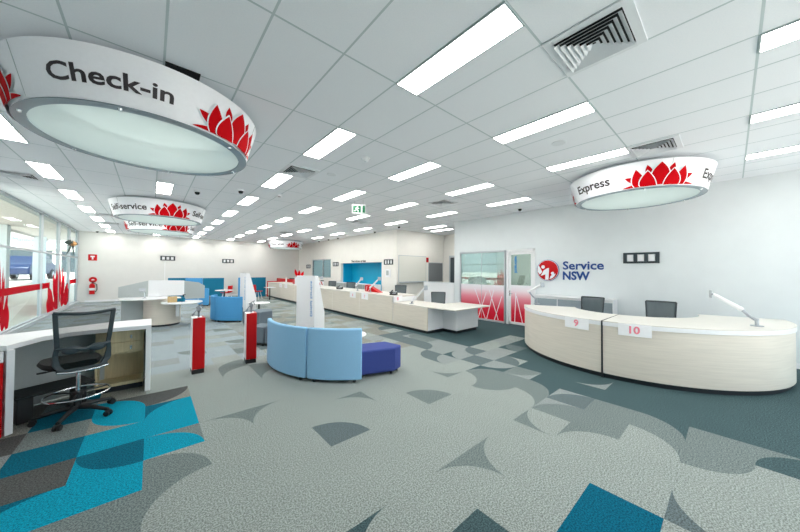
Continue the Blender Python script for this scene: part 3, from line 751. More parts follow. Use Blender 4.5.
def pedestal():
    x0, x1, y0, y1 = -.56, -.06, 5.74, 6.08
    b = MB(); b.box(x0, x0+.02, y0, y1, .08, .88); b.box(x1-.02, x1, y0, y1, .08, .88); b.box(x0+.02, x1-.02, y1-.02, y1, .08, .88)
    b.box(x0+.02, x1-.02, y0, y1-.02, .08, .12); b.box(x0+.02, x1-.02, y0, y1-.02, .53, .55); b.box(x0+.02, x1-.02, y0, y1-.02, .86, .88)
    b.build('carcass', M['oak'], ped)
    MB().box(x0+.01, x1-.01, y0+.03, y1, 0, .08).build('plinth', M['kick'], ped)
    for z0, z1 in ((.555,.695),(.702,.855)):
        f = MB().box(x0+.003, x1-.003, y0-.018, y0, z0, z1).build('drawer_front', M['oak'], ped, bevel=.003)
        f.name = 'drawer_front'
        k = MB(); xk = x0+.36; k.cyl((xk,y0-.018,(z0+z1)/2),(xk,y0-.024,(z0+z1)/2),.014,n=14); k.cbox((xk,y0-.03,(z0+z1)/2-.005),(.004,.014,.022)); k.cbox((xk,y0-.04,(z0+z1)/2-.02),(.02,.003,.03)); 
        o = k.build('lock_key', M['chrome'], ped)
    return
pedestal()
# red and white side block of the desk
MB().prism([(-1.135,4.935),(-1.62,4.46),(-2.1,4.95),(-1.48,5.42)], 0, .77).build('red_side_block', M['red'], t, bevel=.003)
MB().prism([(-1.135,4.935),(-1.62,4.46),(-2.1,4.95),(-1.48,5.42)], .772, .884).build('white_side_band', M['white'], t, bevel=.003)
t = thing('footrest', 'black ribbed footrest platform under the standing desk', 'footrest', (-.92,5.5,0), R(25))
MB().box(-.3,.34,-.22,.18,.275,.305).build('platform', M['rubber'], t, bevel=.02)
MB().box(-.29,-.17,-.2,.1,0,.275).build('stand', M['black'], t, bevel=.01); MB().box(.2,.3,-.1,.1,0,.275).build('stand', M['black'], t, bevel=.01)

# ---------------------------------------------------------------- tablet kiosks (red pedestals)
def kiosk(x, y, lab):
    t = thing('kiosk_pedestal', lab, 'kiosk', (x, y, 0), 0, 'red tablet kiosks')
    MB().box(-.085,.085,-.12,.12,0,.075).build('plinth', M['black'], t)
    MB().box(-.09,-.02,-.125,.125,.076,.93).build('white_side', M['white'], t, bevel=.002)
    MB().box(-.0195,.09,-.125,.125,.076,.93).build('red_body', M['red'], t, bevel=.002)
    MB().box(-.085,.088,-.1256,-.1252,.078,.928).build('red_front', M['red'], t)
    MB().box(-.05,.05,-.07,.07,.931,.938).build('mount_plate', M['white'], t, bevel=.002)
    b = MB(); b.cyl((.01,0,.938),(.01,0,1.04),.017); b.cyl((.01,0,1.04),(.0,-.02,1.06),.026); b.build('post', M['clamp'], t)
    mt = Matrix.Rotation(R(-28),3,'Y')
    b = MB(); b.cbox((.0,-.02,1.085),(.05,.035,.07),mt); b.cbox((-.045,-.03,1.03),(.014,.02,.1),Matrix.Rotation(R(35),3,'Y')); b.cbox((-.07,-.035,.985),(.05,.014,.03),mt); b.cbox((.02,-.02,1.13),(.1,.03,.014),mt); b.cbox((.055,-.02,1.1),(.012,.03,.06),mt)
    b.build('tablet_clamp', M['clamp'], t, bevel=.004)
    return t
k1 = kiosk(.625,5.99,'left red tablet kiosk, nearest the drafting desk')
dup(k1, (1.455,6.02,0), R(-6), 'right red tablet kiosk, beside the pale blue sofa')

# ---------------------------------------------------------------- curved sofas and ottomans
def curved_screen(name, lab, c, r, panels, h, m, legs=True, seat=None):
    t = thing(name, lab, 'booth sofa', (c[0], c[1], 0))
    for (a0, a1, mm) in panels:
        MB().arcwall((0,0), r-.075, r, R(a0), R(a1), .045, h, n=20).build('back_panel', mm, t, bevel=.022, seg=3)
        for a in (a0+4, a1-4): MB().cyl(((r-.04)*math.cos(R(a)),(r-.04)*math.sin(R(a)),0),((r-.04)*math.cos(R(a)),(r-.04)*math.sin(R(a)),.045),.025,n=10).build('foot', M['black'], t)
    if seat:
        for a0, a1 in seat: MB().arcwall((0,0), r-.6, r-.085, R(a0), R(a1), .06, .43, n=14).build('seat_cushion', M['grey_felt'], t, bevel=.03, seg=3)
        for a0, a1 in seat:
            for a in (a0+6, a1-6): MB().cyl(((r-.35)*math.cos(R(a)),(r-.35)*math.sin(R(a)),0),((r-.35)*math.cos(R(a)),(r-.35)*math.sin(R(a)),.06),.025,n=10).build('foot', M['black'], t)
    return t
curved_screen('curved_sofa', 'pale blue curved sofa back in the foreground before a white totem', (3.3,5.27), 1.69, [(164,211.3,M['sofa_light']),(212,242,M['sofa_light'])], .84, None, seat=[(166,202),(202.6,237)])
t = thing('ottoman', 'indigo blue wedge ottoman at the right end of the pale blue sofa', 'ottoman', (0,0,0))
poly = [(2.56,3.93),(3.15,3.745),(3.36,3.83),(3.3,4.22),(2.78,4.38)]
MB().prism(poly, .05, .44).build('cushion', M['indigo'], t, bevel=.025, seg=3)
for x, y in ((2.63,3.97),(3.12,3.81),(3.29,3.88),(3.22,4.16),(2.82,4.3)): MB().cyl((x,y,0),(x,y,.05),.022,n=10).build('foot', M['black'], t)
def block_ottoman(lab, poly, grp='grey ottomans'):
    t = thing('ottoman', lab, 'ottoman', (0,0,0), 0, grp)
    MB().prism(poly, .05, .43).build('cushion', M['grey_felt'], t, bevel=.025, seg=3)
    cx = sum(p[0] for p in poly)/len(poly); cy = sum(p[1] for p in poly)/len(poly)
    for x, y in poly: MB().cyl((x+(cx-x)*.15,y+(cy-y)*.15,0),(x+(cx-x)*.15,y+(cy-y)*.15,.05),.022,n=10).build('foot', M['black'], t)
block_ottoman('grey-blue ottoman just right of the right red kiosk, nearer its left edge', [(1.78,7.3),(1.97,7.02),(2.25,7.35),(2.1,7.7)])
block_ottoman('grey-blue ottoman behind the left end of the pale blue sofa', [(1.985,7.0),(2.35,6.95),(2.6,7.3),(2.27,7.35)])
block_ottoman('large grey ottoman before the far white totem', [(2.2,10.1),(2.55,9.55),(3.0,9.75),(3.1,10.2),(2.75,10.45)])
curved_screen('curved_sofa', 'mid-blue curved sofa back right of the round service pod', (2.62,11.7), 1.05, [(140,203.5,M['sofa_mid']),(204,254,M['sofa_mid'])], .84, None, seat=[(142,200),(201,252)])
curved_screen('curved_sofa', 'small light blue curved sofa back behind the round service pod', (2.62,16.95), .88, [(150,192,M['sofa_light']),(192.5,232,M['sofa_mid'])], .85, None, seat=[(152,230)])
def screen(lab, panels, h=1.25):
    t = thing('privacy_screen', lab, 'screen', (0,0,0), 0, 'tall felt privacy screens')
    for (x0, y0), (x1, y1), mm in panels:
        d = Vector((x1-x0, y1-y0)).normalized(); n_ = Vector((-d.y, d.x))*.035
        MB().prism([(x0+n_.x,y0+n_.y),(x1+n_.x,y1+n_.y),(x1-n_.x,y1-n_.y),(x0-n_.x,y0-n_.y)], .0, h).build('felt_panel', mm, t, bevel=.015)
    return t
screen('tall blue and teal felt screen by the far wall, left of a red chair', [((1.47,19.95),(2.22,19.55),M['sofa_mid']),((2.23,19.5),(3.25,19.5),M['teal_felt'])])
screen('teal felt screen at the far left behind the service pod', [((.72,20.35),(1.62,20.3),M['teal_felt'])])
screen('wide teal felt screen at the far wall behind the far totem', [((4.1,19.95),(4.3,19.75),M['sofa_mid']),((4.31,19.72),(5.72,20.1),M['teal_felt'])])
# round tables
def round_table(lab, x, y, r, h):
    t = thing('round_table', lab, 'table', (x, y, 0), 0, 'small white tables')
    MB().lathe([(0,h-.025),(r-.01,h-.025),(r,h-.018),(r,h-.005),(r-.006,h),(0,h)], n=40).build('tabletop', M['white'], t)
    MB().cyl((0,0,.02),(0,0,h-.025),.03).build('stem', M['black'], t); MB().lathe([(0,0),(r*.6,0),(r*.6,.012),(.03,.025)], n=28).build('base', M['black'], t)
round_table('round white coffee table in the arc of the pale blue sofa', 2.97, 4.93, .33, .5)
round_table('round white table by the far totem', 3.12, 11.75, .38, .5)
round_table('small white table with black stem between far booth sofas', 2.9, 17.2, .42, .68)

# white totems
def totem(lab, x, y, rz, word):
    t = thing('information_totem', lab, 'totem', (x, y, 0), rz, 'white information totems')
    prof = [(0,.03),(.4,.03),(.4,.62),(.13,1.6),(0,1.6)]
    # local: wide face on -X, profile seen from -Y
    MB().prism_ax(prof, -.3, .3, lambda u, v, w_: (u, w_, v)).build('body', M['white'], t, bevel=.004)
    MB().box(.02,.38,-.28,.28,0,.03).build('plinth', M['kick'], t)
    text_mesh('lettering', word, M['blue_ink'], .062, lambda a, b: (-.003, -.17-b, 1.02+a), width=.9, parent=t, bold=.02)
    MB().prism_ax([(.39,.66),(.145,1.55),(.15,1.55),(.395,.66)], -.24, .24, lambda u, v, w_: (u+.004, w_, v)).build('screen', M['lens'], t)
    return t
totem('white totem with vertical blue lettering behind the pale blue sofa', 3.02, 7.2, R(25), 'Digital Service')
totem('far white totem beside the mid-blue sofa', 2.75, 12.6, R(8), 'Digital Service')

# red shell chairs by the far wall
def shell_chair(lab, x, y, rz):
    t = thing('shell_chair', lab, 'chair', (x, y, 0), rz, 'red shell chairs')
    b = MB(); vs = []
    prof = [(.22,.45),(.1,.44),(-.1,.43),(-.19,.47),(-.23,.6),(-.25,.85)]
    for (yy, zz) in prof:
        for k in range(7): u = -1+2*k/6; vs.append((u*.22, yy+.05*u*u*(1 if zz > .5 else 0), zz+.03*u*u*(1 if zz < .5 else 0)))
    b.add(vs, [(i*7+k, i*7+k+1, (i+1)*7+k+1, (i+1)*7+k) for i in range(5) for k in range(6)])
    o = b.build('shell', M['red'], t); sm = o.modifiers.new('thickness', 'SOLIDIFY'); sm.thickness = .02
    for sx in (-1,1):
        for sy in (-1,1): MB().cyl((sx*.14,sy*.12,.43),(sx*.21,sy*.2,0),.013,n=8).build('leg', M['white'], t)
    return t
sc_ = shell_chair('red shell chair right of the blue and teal screen', 3.2, 18.3, R(49))
dup(sc_, (4.75,18.3,0), R(-130), 'red shell chair in front of the wide teal screen')
t = thing('side_table', 'white side table beside the far red chair', 'table', (5.25,17.6,0)); MB().box(-.25,.25,-.25,.25,.7,.73).build('tabletop', M['white'], t); MB().cyl((0,0,0),(0,0,.7),.03).build('stem', M['black'], t)

# ---------------------------------------------------------------- round self-service pod
t = thing('service_pod', 'round pale wood and white self-service pod in the mid left', 'service desk', (.3,11.75,0))
MB().lathe([(.43,0),(.43,.06)], n=40).build('plinth', M['kick'], t)
MB().lathe([(0,.06),(.46,.06),(.46,.84),(0,.84)], n=48).build('drum_base', M['wood'], t)
MB().lathe([(0,.841),(.57,.841),(.58,.85),(.58,.875),(.57,.885),(0,.885)], c=(-.43,-.15), n=64).build('tabletop', M['white'], t)
MB().lathe([(0,.715),(.5,.715),(.51,.725),(.51,.745),(.5,.755),(0,.755)], c=(.45,-.7), n=48).build('lower_wing', M['white'], t)
MB().box(.3,.38,-.62,-.3,.3,.714).build('wing_bracket', M['white'], t)
MB().box(-.95,-.44,.12,.15,0,.84).build('leg_panel', M['grey_panel'], t)
k = MB(); k.prism_ax([(-.35,.886),(.55,.886),(.55,1.37),(-.35,1.40)], .14, .17, lambda u, v, w_: (u, w_, v)); k.build('divider_screen', M['white'], t, bevel=.003)
k = MB(); k.prism_ax([(-1.02,.886),(-.36,.886),(-.36,1.38),(-1.02,1.2)], .16, .19, lambda u, v, w_: (u, w_, v)); k.build('divider_screen', M['grey_panel'], t, bevel=.003)
k = MB(); k.prism_ax([(.56,.75),(1.12,.75),(1.12,1.18),(.95,1.3),(.56,1.36)], .2, .23, lambda u, v, w_: (u, w_, v)); k.build('divider_screen', M['grey_panel'], t, bevel=.003)
t = thing('tissue_box', 'tan cardboard box on the lower wing of the round pod', 'box', (.5,10.97,.757)); MB().box(-.11,.11,-.06,.06,0,.17).build('carton', M['yellow'], t, bevel=.004); MB().box(-.05,.05,-.02,.02,.17,.173).build('slot', M['paper'], t)
t = thing('hand_sanitiser', 'small blue pump bottle on the lower wing of the round pod', 'bottle', (.76,10.95,.757)); MB().lathe([(0,0),(.05,0),(.05,.11),(.02,.14),(0,.14)], n=20).build('bottle_body', M['teal_felt'], t)
k = MB(); k.cyl((0,0,.14),(0,0,.21),.012); k.cbox((.02,0,.21),(.07,.025,.02)); k.build('pump', M['black'], t)
k = tag(MB().box(-.06,.06,-.04,.04,0,.1).build('card_box', M['teal_felt'], bevel=.004, loc=(.66,11.05,.757)), 'little teal card box beside the pump bottle', 'box')
t = thing('tablet_arm', 'chrome tablet arm on the white top of the round pod', 'tablet stand', (-.12,11.25,.887))
MB().cyl((0,0,0),(0,0,.01),.05).build('base', M['chrome'], t); MB().tube([(0,0,.01),(0,0,.16),(-.06,-.03,.24)], .014).build('post', M['chrome'], t); MB().cbox((-.06,-.05,.25),(.14,.02,.1),Matrix.Rotation(R(-20),3,'X')).build('clamp', M['silver'], t)

# ---------------------------------------------------------------- curved express counters 9 and 10
CC = (7.78, 1.42); RC = 2.08
def curved_counter(lab, a0, a1):
    t = thing('curved_counter', lab, 'counter', (CC[0], CC[1], 0), 0, 'curved express counters')
    a0, a1 = R(a0), R(a1)
    MB().arcwall((0,0), RC-.12, RC-.04, a0, a1, 0, .075, n=40).build('kickboard', M['kick'], t)
    MB().arcwall((0,0), RC-.09, RC, a0, a1, .076, .86, n=48).build('front_panel', M['wood'], t, bevel=.002)
    MB().arcwall((0,0), RC-.09, RC+.012, a0, a1, .861, .925, n=48).build('edge_band', M['white'], t, bevel=.003)
    MB().arcwall((0,0), 1.02, RC+.012, a0, a1, .9255, .94, n=48).build('countertop', M['wood_h'], t, bevel=.002)
    for a in (a0, a1):
        s_ = .02 if a == a0 else -.02
        MB().arcwall((0,0), 1.1, RC-.095, a+s_*.1, a+s_*1.1, .0, .925, n=2).build('end_panel', M['white'], t)
    MB().arcwall((0,0), 1.2, RC-.095, a0+.03, a1-.03, .70, .73, n=24).build('under_shelf', M['white'], t)
    return t
curved_counter('left curved express counter in pale wood with sign 9', 113, 179.6)
curved_counter('right curved express counter in pale wood with sign 10', 180.3, 286)
tag(MB().arcwall((CC[0],CC[1]), 1.02, RC+.012, R(179.68), R(180.22), 0, .941, n=2).build('joint_strip', M['kick']), 'dark joint strip between curved counters 9 and 10', 'joint strip')
def curved_sign(num, a):
    t = thing('number_sign', 'white card with pink number %s on the curved counter front' % num, 'sign', (CC[0], CC[1], 0), 0, 'counter number signs')
    w_ = R(5.6); r = RC+.015
    MB().arcwall((0,0), r, r+.002, R(a)-w_, R(a)+w_, .745, .935, n=12).build('card', M['paper'], t)
    text_mesh('numeral', num, M['pink'], .115, lambda x, y: ((r+.004)*math.cos(R(a)+x/r), (r+.004)*math.sin(R(a)+x/r), .79+y), parent=t, bold=.03)
curved_sign('9', 169.2); curved_sign('10', 191.6)

# monitor arms (no screens fitted)
def monitor_arm(lab, base, elbow, tip, vdir):
    b = Vector(base); t = thing('monitor_arm', lab, 'monitor arm', base, 0, 'empty monitor arms')
    e, p = Vector(elbow)-b, Vector(tip)-b
    k = MB(); k.cyl((0,0,0),(0,0,.012),.07); k.cyl((0,0,.012),(0,0,e.z*.35+.03),.022); k.build('base', M['silver'], t)
    MB().tube([(0,0,e.z*.35),(e.x*.5,e.y*.5,e.z*.6),e], [.022,.02,.02]).build('lower_arm', M['silver'], t)
    k = MB(); k.sphere(e, .036); d = (p-e); k.tube([e, e+d*.15, e+d*.85, p], [.026,.03,.026,.018]); k.build('upper_arm', M['white'], t)
    v = Vector(vdir).normalized(); q_ = v.to_track_quat('Z','Y').to_matrix()
    k = MB(); k.cbox(p+v*.03,(.12,.12,.01),q_); k.cyl(p,p+v*.03,.02); k.build('mounting_plate', M['silver'], t, bevel=.003)
monitor_arm('silver monitor arm at the left end of curved counter 9', (7.36,3.22,.94), (7.36,3.42,1.24), (7.4,3.12,1.42), (-.3,-.8,.1))
monitor_arm('silver and white monitor arm at the right end of curved counter 10', (7.0,-.25,.94), (7.0,-.09,1.19), (7.0,.2,1.4), (-.2,1,.0))
monitor_arm('white monitor arm on the low end of the long counter', (5.98,6.35,.752), (5.95,6.25,.86), (5.95,5.75,1.26), (-.2,-1,.0))
monitor_arm('white monitor arm beside the red tent display on the long counter', (6.15,8.75,.942), (6.1,8.7,1.12), (6.05,8.1,1.46), (-.2,-1,.1))
monitor_arm('white monitor arm left of the red tent display, on the long counter', (6.2,9.7,.942), (6.15,9.75,1.15), (6.1,9.3,1.42), (-.2,-1,.1))
monitor_arm('white monitor arm by the two task chairs, farther along the long counter', (6.3,13.3,.942), (6.3,13.5,1.1), (6.2,12.9,1.38), (-.2,-1,.1))

# ---------------------------------------------------------------- long service counter
X0, X1 = 5.78, 6.85
yb = [7.0, 8.93, 11.0, 13.2, 15.2, 17.3, 19.8]
t = thing('service_counter', 'long pale wood service counter with several stations', 'counter', (0,0,0))
MB().box(X0+.05, X1, yb[0]+.02, yb[-1], 0, .08).build('kickboard', M['kick'], t)
for a, b in zip(yb, yb[1:]): MB().box(X0, X0+.03, a+.008, b-.008, .085, .9).build('front_panel', M['wood'], t, bevel=.002)
MB().box(X0+.006, X0+.03, yb[0], yb[-1], .085, .895).build('panel_joint_backing', M['white'], t)
MB().box(X0-.015, X1, yb[0], yb[-1]+.02, .901, .94).build('countertop', M['wood_h'], t, bevel=.003)
MB().box(X0, X1-.02, yb[0], yb[0]+.03, .755, .9).build('end_panel', M['white'], t)
MB().box(X1-.04, X1-.02, yb[0]+.03, yb[-1]-.05, .0, .9).build('rear_panel', M['white'], t)
MB().box(X0-.03, X1, yb[-1]+.021, yb[-1]+.1, 0, 1.0).build('red_end_panel', M['red'], t)
t = thing('counter_wing', 'low white end section of the long service counter', 'counter', (0,0,0))
MB().prism([(5.86,4.95),(5.86,4.62),(7.5,4.62),(7.5,5.72),(6.78,5.76),(6.78,6.99),(5.78,6.99),(5.78,5.6)], .718, .75).build('countertop', M['wood_h'], t, bevel=.004)
MB().box(X0, X0+.03, 5.5, 6.985, .085, .717).build('front_panel', M['wood'], t, bevel=.002)
MB().box(X0+.03, 6.46, 5.5, 5.53, .085, .717).build('white_panel', M['white'], t, bevel=.002)
MB().box(6.43, 6.46, 5.0, 5.5, .085, .717).build('white_panel', M['white'], t, bevel=.002)
MB().box(6.46, 7.45, 5.0, 5.03, .085, .717).build('white_panel', M['white'], t, bevel=.002)
k = MB(); k.box(X0+.05, X0+.09, 5.55, 6.98, 0, .085); k.box(X0+.05, 6.5, 5.54, 5.58, 0, .085); k.box(6.48, 6.52, 5.04, 5.54, 0, .085); k.box(6.5, 7.42, 5.04, 5.08, 0, .085); k.box(7.38,7.42,5.08,5.6,0,.085)
k.build('kickboard', M['kick'], t)
MB().box(7.42, 7.45, 5.03, 5.7, .085, .717).build('white_panel', M['white'], t)
# numbered cards
def card(num, y, z0=.72, x=X0-.019, w_=.42, h=.235, lab=None):
    t = thing('number_sign', lab or 'white card with pink number %s on the long counter front' % num, 'sign', (x, y, z0), 0, 'counter number signs')
    MB().box(-.002,.0,-w_/2,w_/2,0,h).build('card', M['paper'], t)
    if num: text_mesh('numeral', num, M['pink'], .1, lambda a, b: (-.004, -a, .06+b), parent=t, bold=.03)
card('7', 8.55); card('6', 9.35); card('5', 12.6)
card('4', 16.45); card('3', 17.3)
t = thing('number_sign', 'white card with pink number 8 on the end of the high counter', 'sign', (X0+.2, yb[0]-.004, .755), 0, 'counter number signs')
MB().box(-.17,.19,-.002,0,0,.19).build('card', M['paper'], t); text_mesh('numeral', '8', M['pink'], .1, lambda a, b: (a, -.004, .05+b), parent=t, bold=.03)

def phone(lab, x, y, z, rz):
    t = thing('desk_phone', lab, 'telephone', (x, y, z), rz, 'black desk phones')
    MB().prism_ax([(-.1,0),(.1,0),(.1,.1),(-.1,.03)], -.11, .11, lambda u, v, w_: (w_, u, v)).build('body', M['black'], t, bevel=.006)
    k = MB(); k.tube([(-.085,-.1,.075),(-.085,-.03,.1),(-.085,.04,.115),(-.085,.11,.135)], [.028,.016,.016,.028]); k.build('handset', M['frame_black'], t)
    k = MB(); k.cbox((.03,.055,.098),(.12,.06,.008),Matrix.Rotation(R(19),3,'X')); k.build('display', M['grey_panel'], t)
    k = MB()
    for i in range(3):
        for j in range(3): k.cbox((-.01+.04*i,-.07+.03*j,.048+.0105*j),(.026,.018,.008),Matrix.Rotation(R(19),3,'X'))
    k.build('keypad', M['silver'], t)
phone('black desk phone near card 8 on the long counter', 6.1, 7.35, .942, R(-60))
phone('black desk phone on the long counter below the blue niche', 6.1, 10.95, .942, R(-60))
# red displays on the counter
def tent(lab, x, y, sx):
    t = thing('tent_display', lab, 'display', (x, y, .942), 0, 'red tent displays')
    MB().prism_ax([(-.42,0),(.5,0),(-.3,.26),(-.42,.24)], -.09, .09, lambda u, v, w_: (w_, -u*sx, v)).build('body', M['red'], t, bevel=.004)
    k = MB()
    for u0, v0, u1, v1 in ((-.36,.02,-.3,.22),(-.22,.02,-.06,.15)):
        k.add([(-.092,-u0*sx,v0),(-.092,-(u0+.025)*sx,v0),(-.092,-(u1+.025)*sx,v1),(-.092,-u1*sx,v1)], [(0,1,2,3)])
    k.build('white_stripes', M['lotus_white'], t, smooth=False)
tent('red tent-shaped display on the long counter beside card 7', 6.35, 8.85, 1.0)
tent('red tent-shaped display on the far part of the long counter', 6.3, 16.3, .8)
# red and white flower cut-outs standing on the counter
def cutout(lab, x, y, z, s_):
    t = thing('flower_cutout', lab, 'display', (x, y, z), R(-25), None)
    k = MB()
    for i, (bx, tx, hh, w_) in enumerate(((-.1,-.22,.42,.07),(0,0,.36,.07),(.1,.22,.3,.07))):
        rows = petal_pts((bx,.05),(tx,hh+.04),w_)
        for dz in (0,):
            vs = [(xx*s_, .01*i, yy*s_) for r in rows for (xx, yy) in r]; n0 = len(vs); vs += [(xx, yy+.008, zz) for xx, yy, zz in vs]
            f = [(r*5+c, r*5+c+1, (r+1)*5+c+1, (r+1)*5+c) for r in range(len(rows)-1) for c in range(4)]
            k.add(vs, f+[tuple(j+n0 for j in g[::-1]) for g in f])
    k.build('petals', M['lotus_red'], t, smooth=False)
    MB().box(-.15*s_,.15*s_,-.04,.06,.0,.012).build('foot', M['white'], t)
cutout('red flower cut-out on a white stand above the totem, on the far counter', 5.98, 15.1, 1.3385, 1.0)
k = MB().box(5.82,6.14,14.9,15.3,.942,1.334).build('display_plinth', M['white'], bevel=.004); tag(k, 'white display plinth on the long counter under the red flower', 'plinth')
t = thing('striped_panel', 'white panel with red petal stripes between two task chairs', 'display', (7.0,14.9,0))
MB().box(0,.03,-.55,.55,0,1.14).build('panel', M['white'], t, bevel=.003)
k = MB()
for y in (-.38, -.08, .22):
    k.add([(-.002,y-.14,.95),(-.002,y-.02,.95),(-.002,y+.16,1.12),(-.002,y+.04,1.12)], [(0,1,2,3)])
k.build('red_stripes', M['lotus_red'], t, smooth=False)
t = thing('red_partition', 'low red partition behind the far end of the long counter', 'partition', (6.97,20.2,0)); MB().box(-.03,.03,-1.8,1.5,0,1.14).build('panel', M['red'], t, bevel=.004); MB().box(.031,.2,-.8,-.7,0,.03).build('foot', M['alum'], t)
t = thing('desk_monitor', 'white-backed screen on the far part of the long counter', 'monitor', (6.0,17.15,.942), R(60)); MB().box(-.11,.11,-.08,.08,0,.015).build('base', M['white'], t); MB().cyl((0,0,.015),(0,0,.2),.02).build('neck', M['white'], t); MB().box(-.2,.2,-.03,-.01,.1,.36).build('panel', M['white'], t, bevel=.01)
# low white cabinets in the niche
t = thing('glass_display_rail', 'row of white cupboards below the blue niche', 'cupboard', (XB-.02,13.3,0))
MB().box(-.4,0,-1.98,1.98,.05,1.05).build('carcass', M['white'], t); MB().box(-.36,0,-1.95,1.95,0,.05).build('plinth', M['kick'], t)
for i in range(4): MB().box(-.415,-.4,-1.95+i*.98,-1.0+i*.98,.08,1.03).build('door', M['grey_panel'], t, bevel=.003)
t.name = 'cupboard_row'
# tambour credenza behind counter 9
t = thing('tambour_cabinet', 'low white cabinet with grey roller shutters under the wall logo', 'cabinet', (XA-.03,2.87,0))
MB().box(-.42,0,-.97,.97,1.03,1.06).build('cabinet_top', M['white'], t, bevel=.003)
k = MB()
for y in (-.97,-.33,.31,.95): k.box(-.4,0,y,y+.02,.0,1.03)
k.box(-.38,0,-.95,.95,0,.05); k.box(-.02,0,-.95,.95,.05,1.03); k.build('carcass', M['white'], t)
for y in (-.95,-.31,.33):
    o = MB()
    for s_ in range(31): o.box(-.385,-.375,y+.02*s_+.001,y+.02*s_+.019,.05,.98)
    o.build('roller_shutter', M['tambour'], t, smooth=False)
    MB().box(-.395,-.37,y,y+.62,.98,1.03).build('shutter_rail', M['white'], t)

# ---------------------------------------------------------------- walls: logo, brackets, boards
t = thing('wall_logo', 'round red emblem with navy Service NSW lettering on the right wall', 'sign', (XA,3.6,1.79))
k = MB(); k.cyl((0,0,0),(-.03,0,0),.315,n=64); k.build('navy_ring', M['navy'], t)
k = MB(); k.cyl((-.031,0,0),(-.036,0,0),.305,n=64); k.build('white_ring', M['lotus_white'], t)
k = MB(); vs = [(-.06,0,0)]; n = 48
k.lathe([(0,.062),(.1,.060),(.2,.052),(.27,.042),(.295,.036)], n=64); k.v = [(-z, x, y) for x, y, z in k.v]
k.build('red_disc', M['red'], t)
def flat(poly, lift=.066):
    b = MB(); b.prism_ax(poly, lift-.012, lift, lambda u, v, w_: (-w_, -u, v)); return b
k = MB()
def addpoly(poly, lift): k.prism_ax(poly, lift-.012, lift, lambda u, v, w_: (-w_, -u, v))
addpoly([(-.27,.1),(-.25,.14),(-.18,.02),(-.15,-.05),(-.22,-.13),(-.28,-.04)], .058)
addpoly([(-.19,-.17),(-.1,.0),(.0,.06),(.05,.07),(.05,-.02),(.03,-.28),(-.06,-.28),(-.05,-.12)], .064)
addpoly([(.06,-.26),(.1,-.16),(.17,-.12),(.23,-.1),(.2,-.17),(.14,-.23)], .06)
for cx, cy, r in ((-.12,.1,.052),(.15,-.09,.045)): addpoly([(cx+r*math.cos(2*PI*i/18), cy+r*math.sin(2*PI*i/18)) for i in range(18)], .066)
k.build('white_figures', M['lotus_white'], t)
text_mesh('lettering_upper', 'Service', M['navy'], .235, lambda x, y: (-.01, -.41-x, .03+y), width=1.0, parent=t, bold=.024, center=False)
text_mesh('lettering_lower', 'NSW', M['navy'], .235, lambda x, y: (-.01, -.41-x, -.26+y), width=.68, parent=t, bold=.035, center=False)

def bracket(lab, loc, rz, w_=.66, h=.26):
    t = thing('screen_bracket', lab, 'wall bracket', loc, rz, 'empty wall screen brackets')
    k = MB()
    k.box(-w_/2,w_/2,-.03,0,h/2-.045,h/2); k.box(-w_/2,w_/2,-.03,0,-h/2,-h/2+.045)
    for i in range(4): x = -w_/2+(w_-.07)*i/3; k.box(x,x+.07,-.032,0,-h/2,h/2)
    k.build('frame', M['frame_black'], t, bevel=.004)
    for i in range(3): x = -w_/2+(w_-.07)*i/3+.07; MB().box(x+.012,x+(w_-.28)/3-.012,-.012,-.002,-h/2+.055,h/2-.055).build('wall_plate', M['paper'], t)
    return t
br = bracket('black screen bracket with white plates right of the wall lettering', (XA,1.44,2.1), R(-90), .68, .26)
for loc, rz, lab in (((XB,10.75,2.16),-90,'black screen bracket right of the blue niche'), ((XB,15.95,2.12),-90,'black screen bracket between niche and back-room window'),
                     ((XB,20.0,2.0),-90,'black screen bracket beyond the back-room window'), ((.75,YF,2.38),0,'black screen bracket on the far wall under the Self-service signs'), ((3.85,YF,2.3),0,'black screen bracket on the far wall towards its middle')):
    dup(br, loc, R(rz), lab)
text = thing('wall_lettering', 'small black lettering on the wall above the blue niche', 'sign', (XB,13.4,2.2)); text_mesh('lettering', 'Service area', M['ink'], .13, lambda x, y: (-.006, -x, y), width=1.45, parent=text, bold=.03)
t = thing('notice_sheet', 'framed notice on the wall right of the blue niche', 'notice', (XB,10.78,1.62)); MB().box(-.012,.004,-.2,.2,-.19,.19).build('sheet', M['paper'], t); MB().box(-.014,-.012,-.05,.14,-.1,.13).build('print_block', M['grey_panel'], t)
t = thing('whiteboard', 'large whiteboard on the alcove wall by the counter', 'whiteboard', (9.62,YC,1.83))
MB().box(-.9,.9,-.02,0,-.6,.62).build('panel', M['board'], t); k = MB()
for x0,x1,z0,z1 in ((-.92,.92,.62,.645),(-.92,.92,-.625,-.6),(-.92,-.9,-.6,.62),(.9,.92,-.6,.62)): k.box(x0,x1,-.028,0,z0,z1)
k.build('frame', M['alum'], t); MB().box(-.88,.88,-.09,-.02,-.65,-.626).build('pen_tray', M['alum'], t)
t = thing('fire_alarm', 'red alarm box on the alcove wall, top right of the whiteboard', 'alarm', (10.62,YC,2.3)); MB().box(-.06,.06,-.06,.004,-.12,.12).build('box', M['red'], t, bevel=.01); MB().box(-.04,.04,-.064,-.06,-.02,.06).build('plate', M['black'], t)
t = thing('notice_board', 'grey felt notice board between whiteboard and alcove corner', 'notice board', (11.25,YC,1.68)); MB().box(-.52,.52,-.025,0,-.47,.47).build('felt', M['noticeboard'], t); k = MB()
for x0,x1,z0,z1 in ((-.55,.55,.47,.5),(-.55,.55,-.5,-.47),(-.55,-.52,-.47,.47),(.52,.55,-.47,.47)): k.box(x0,x1,-.03,0,z0,z1)
k.build('frame', M['alum'], t)
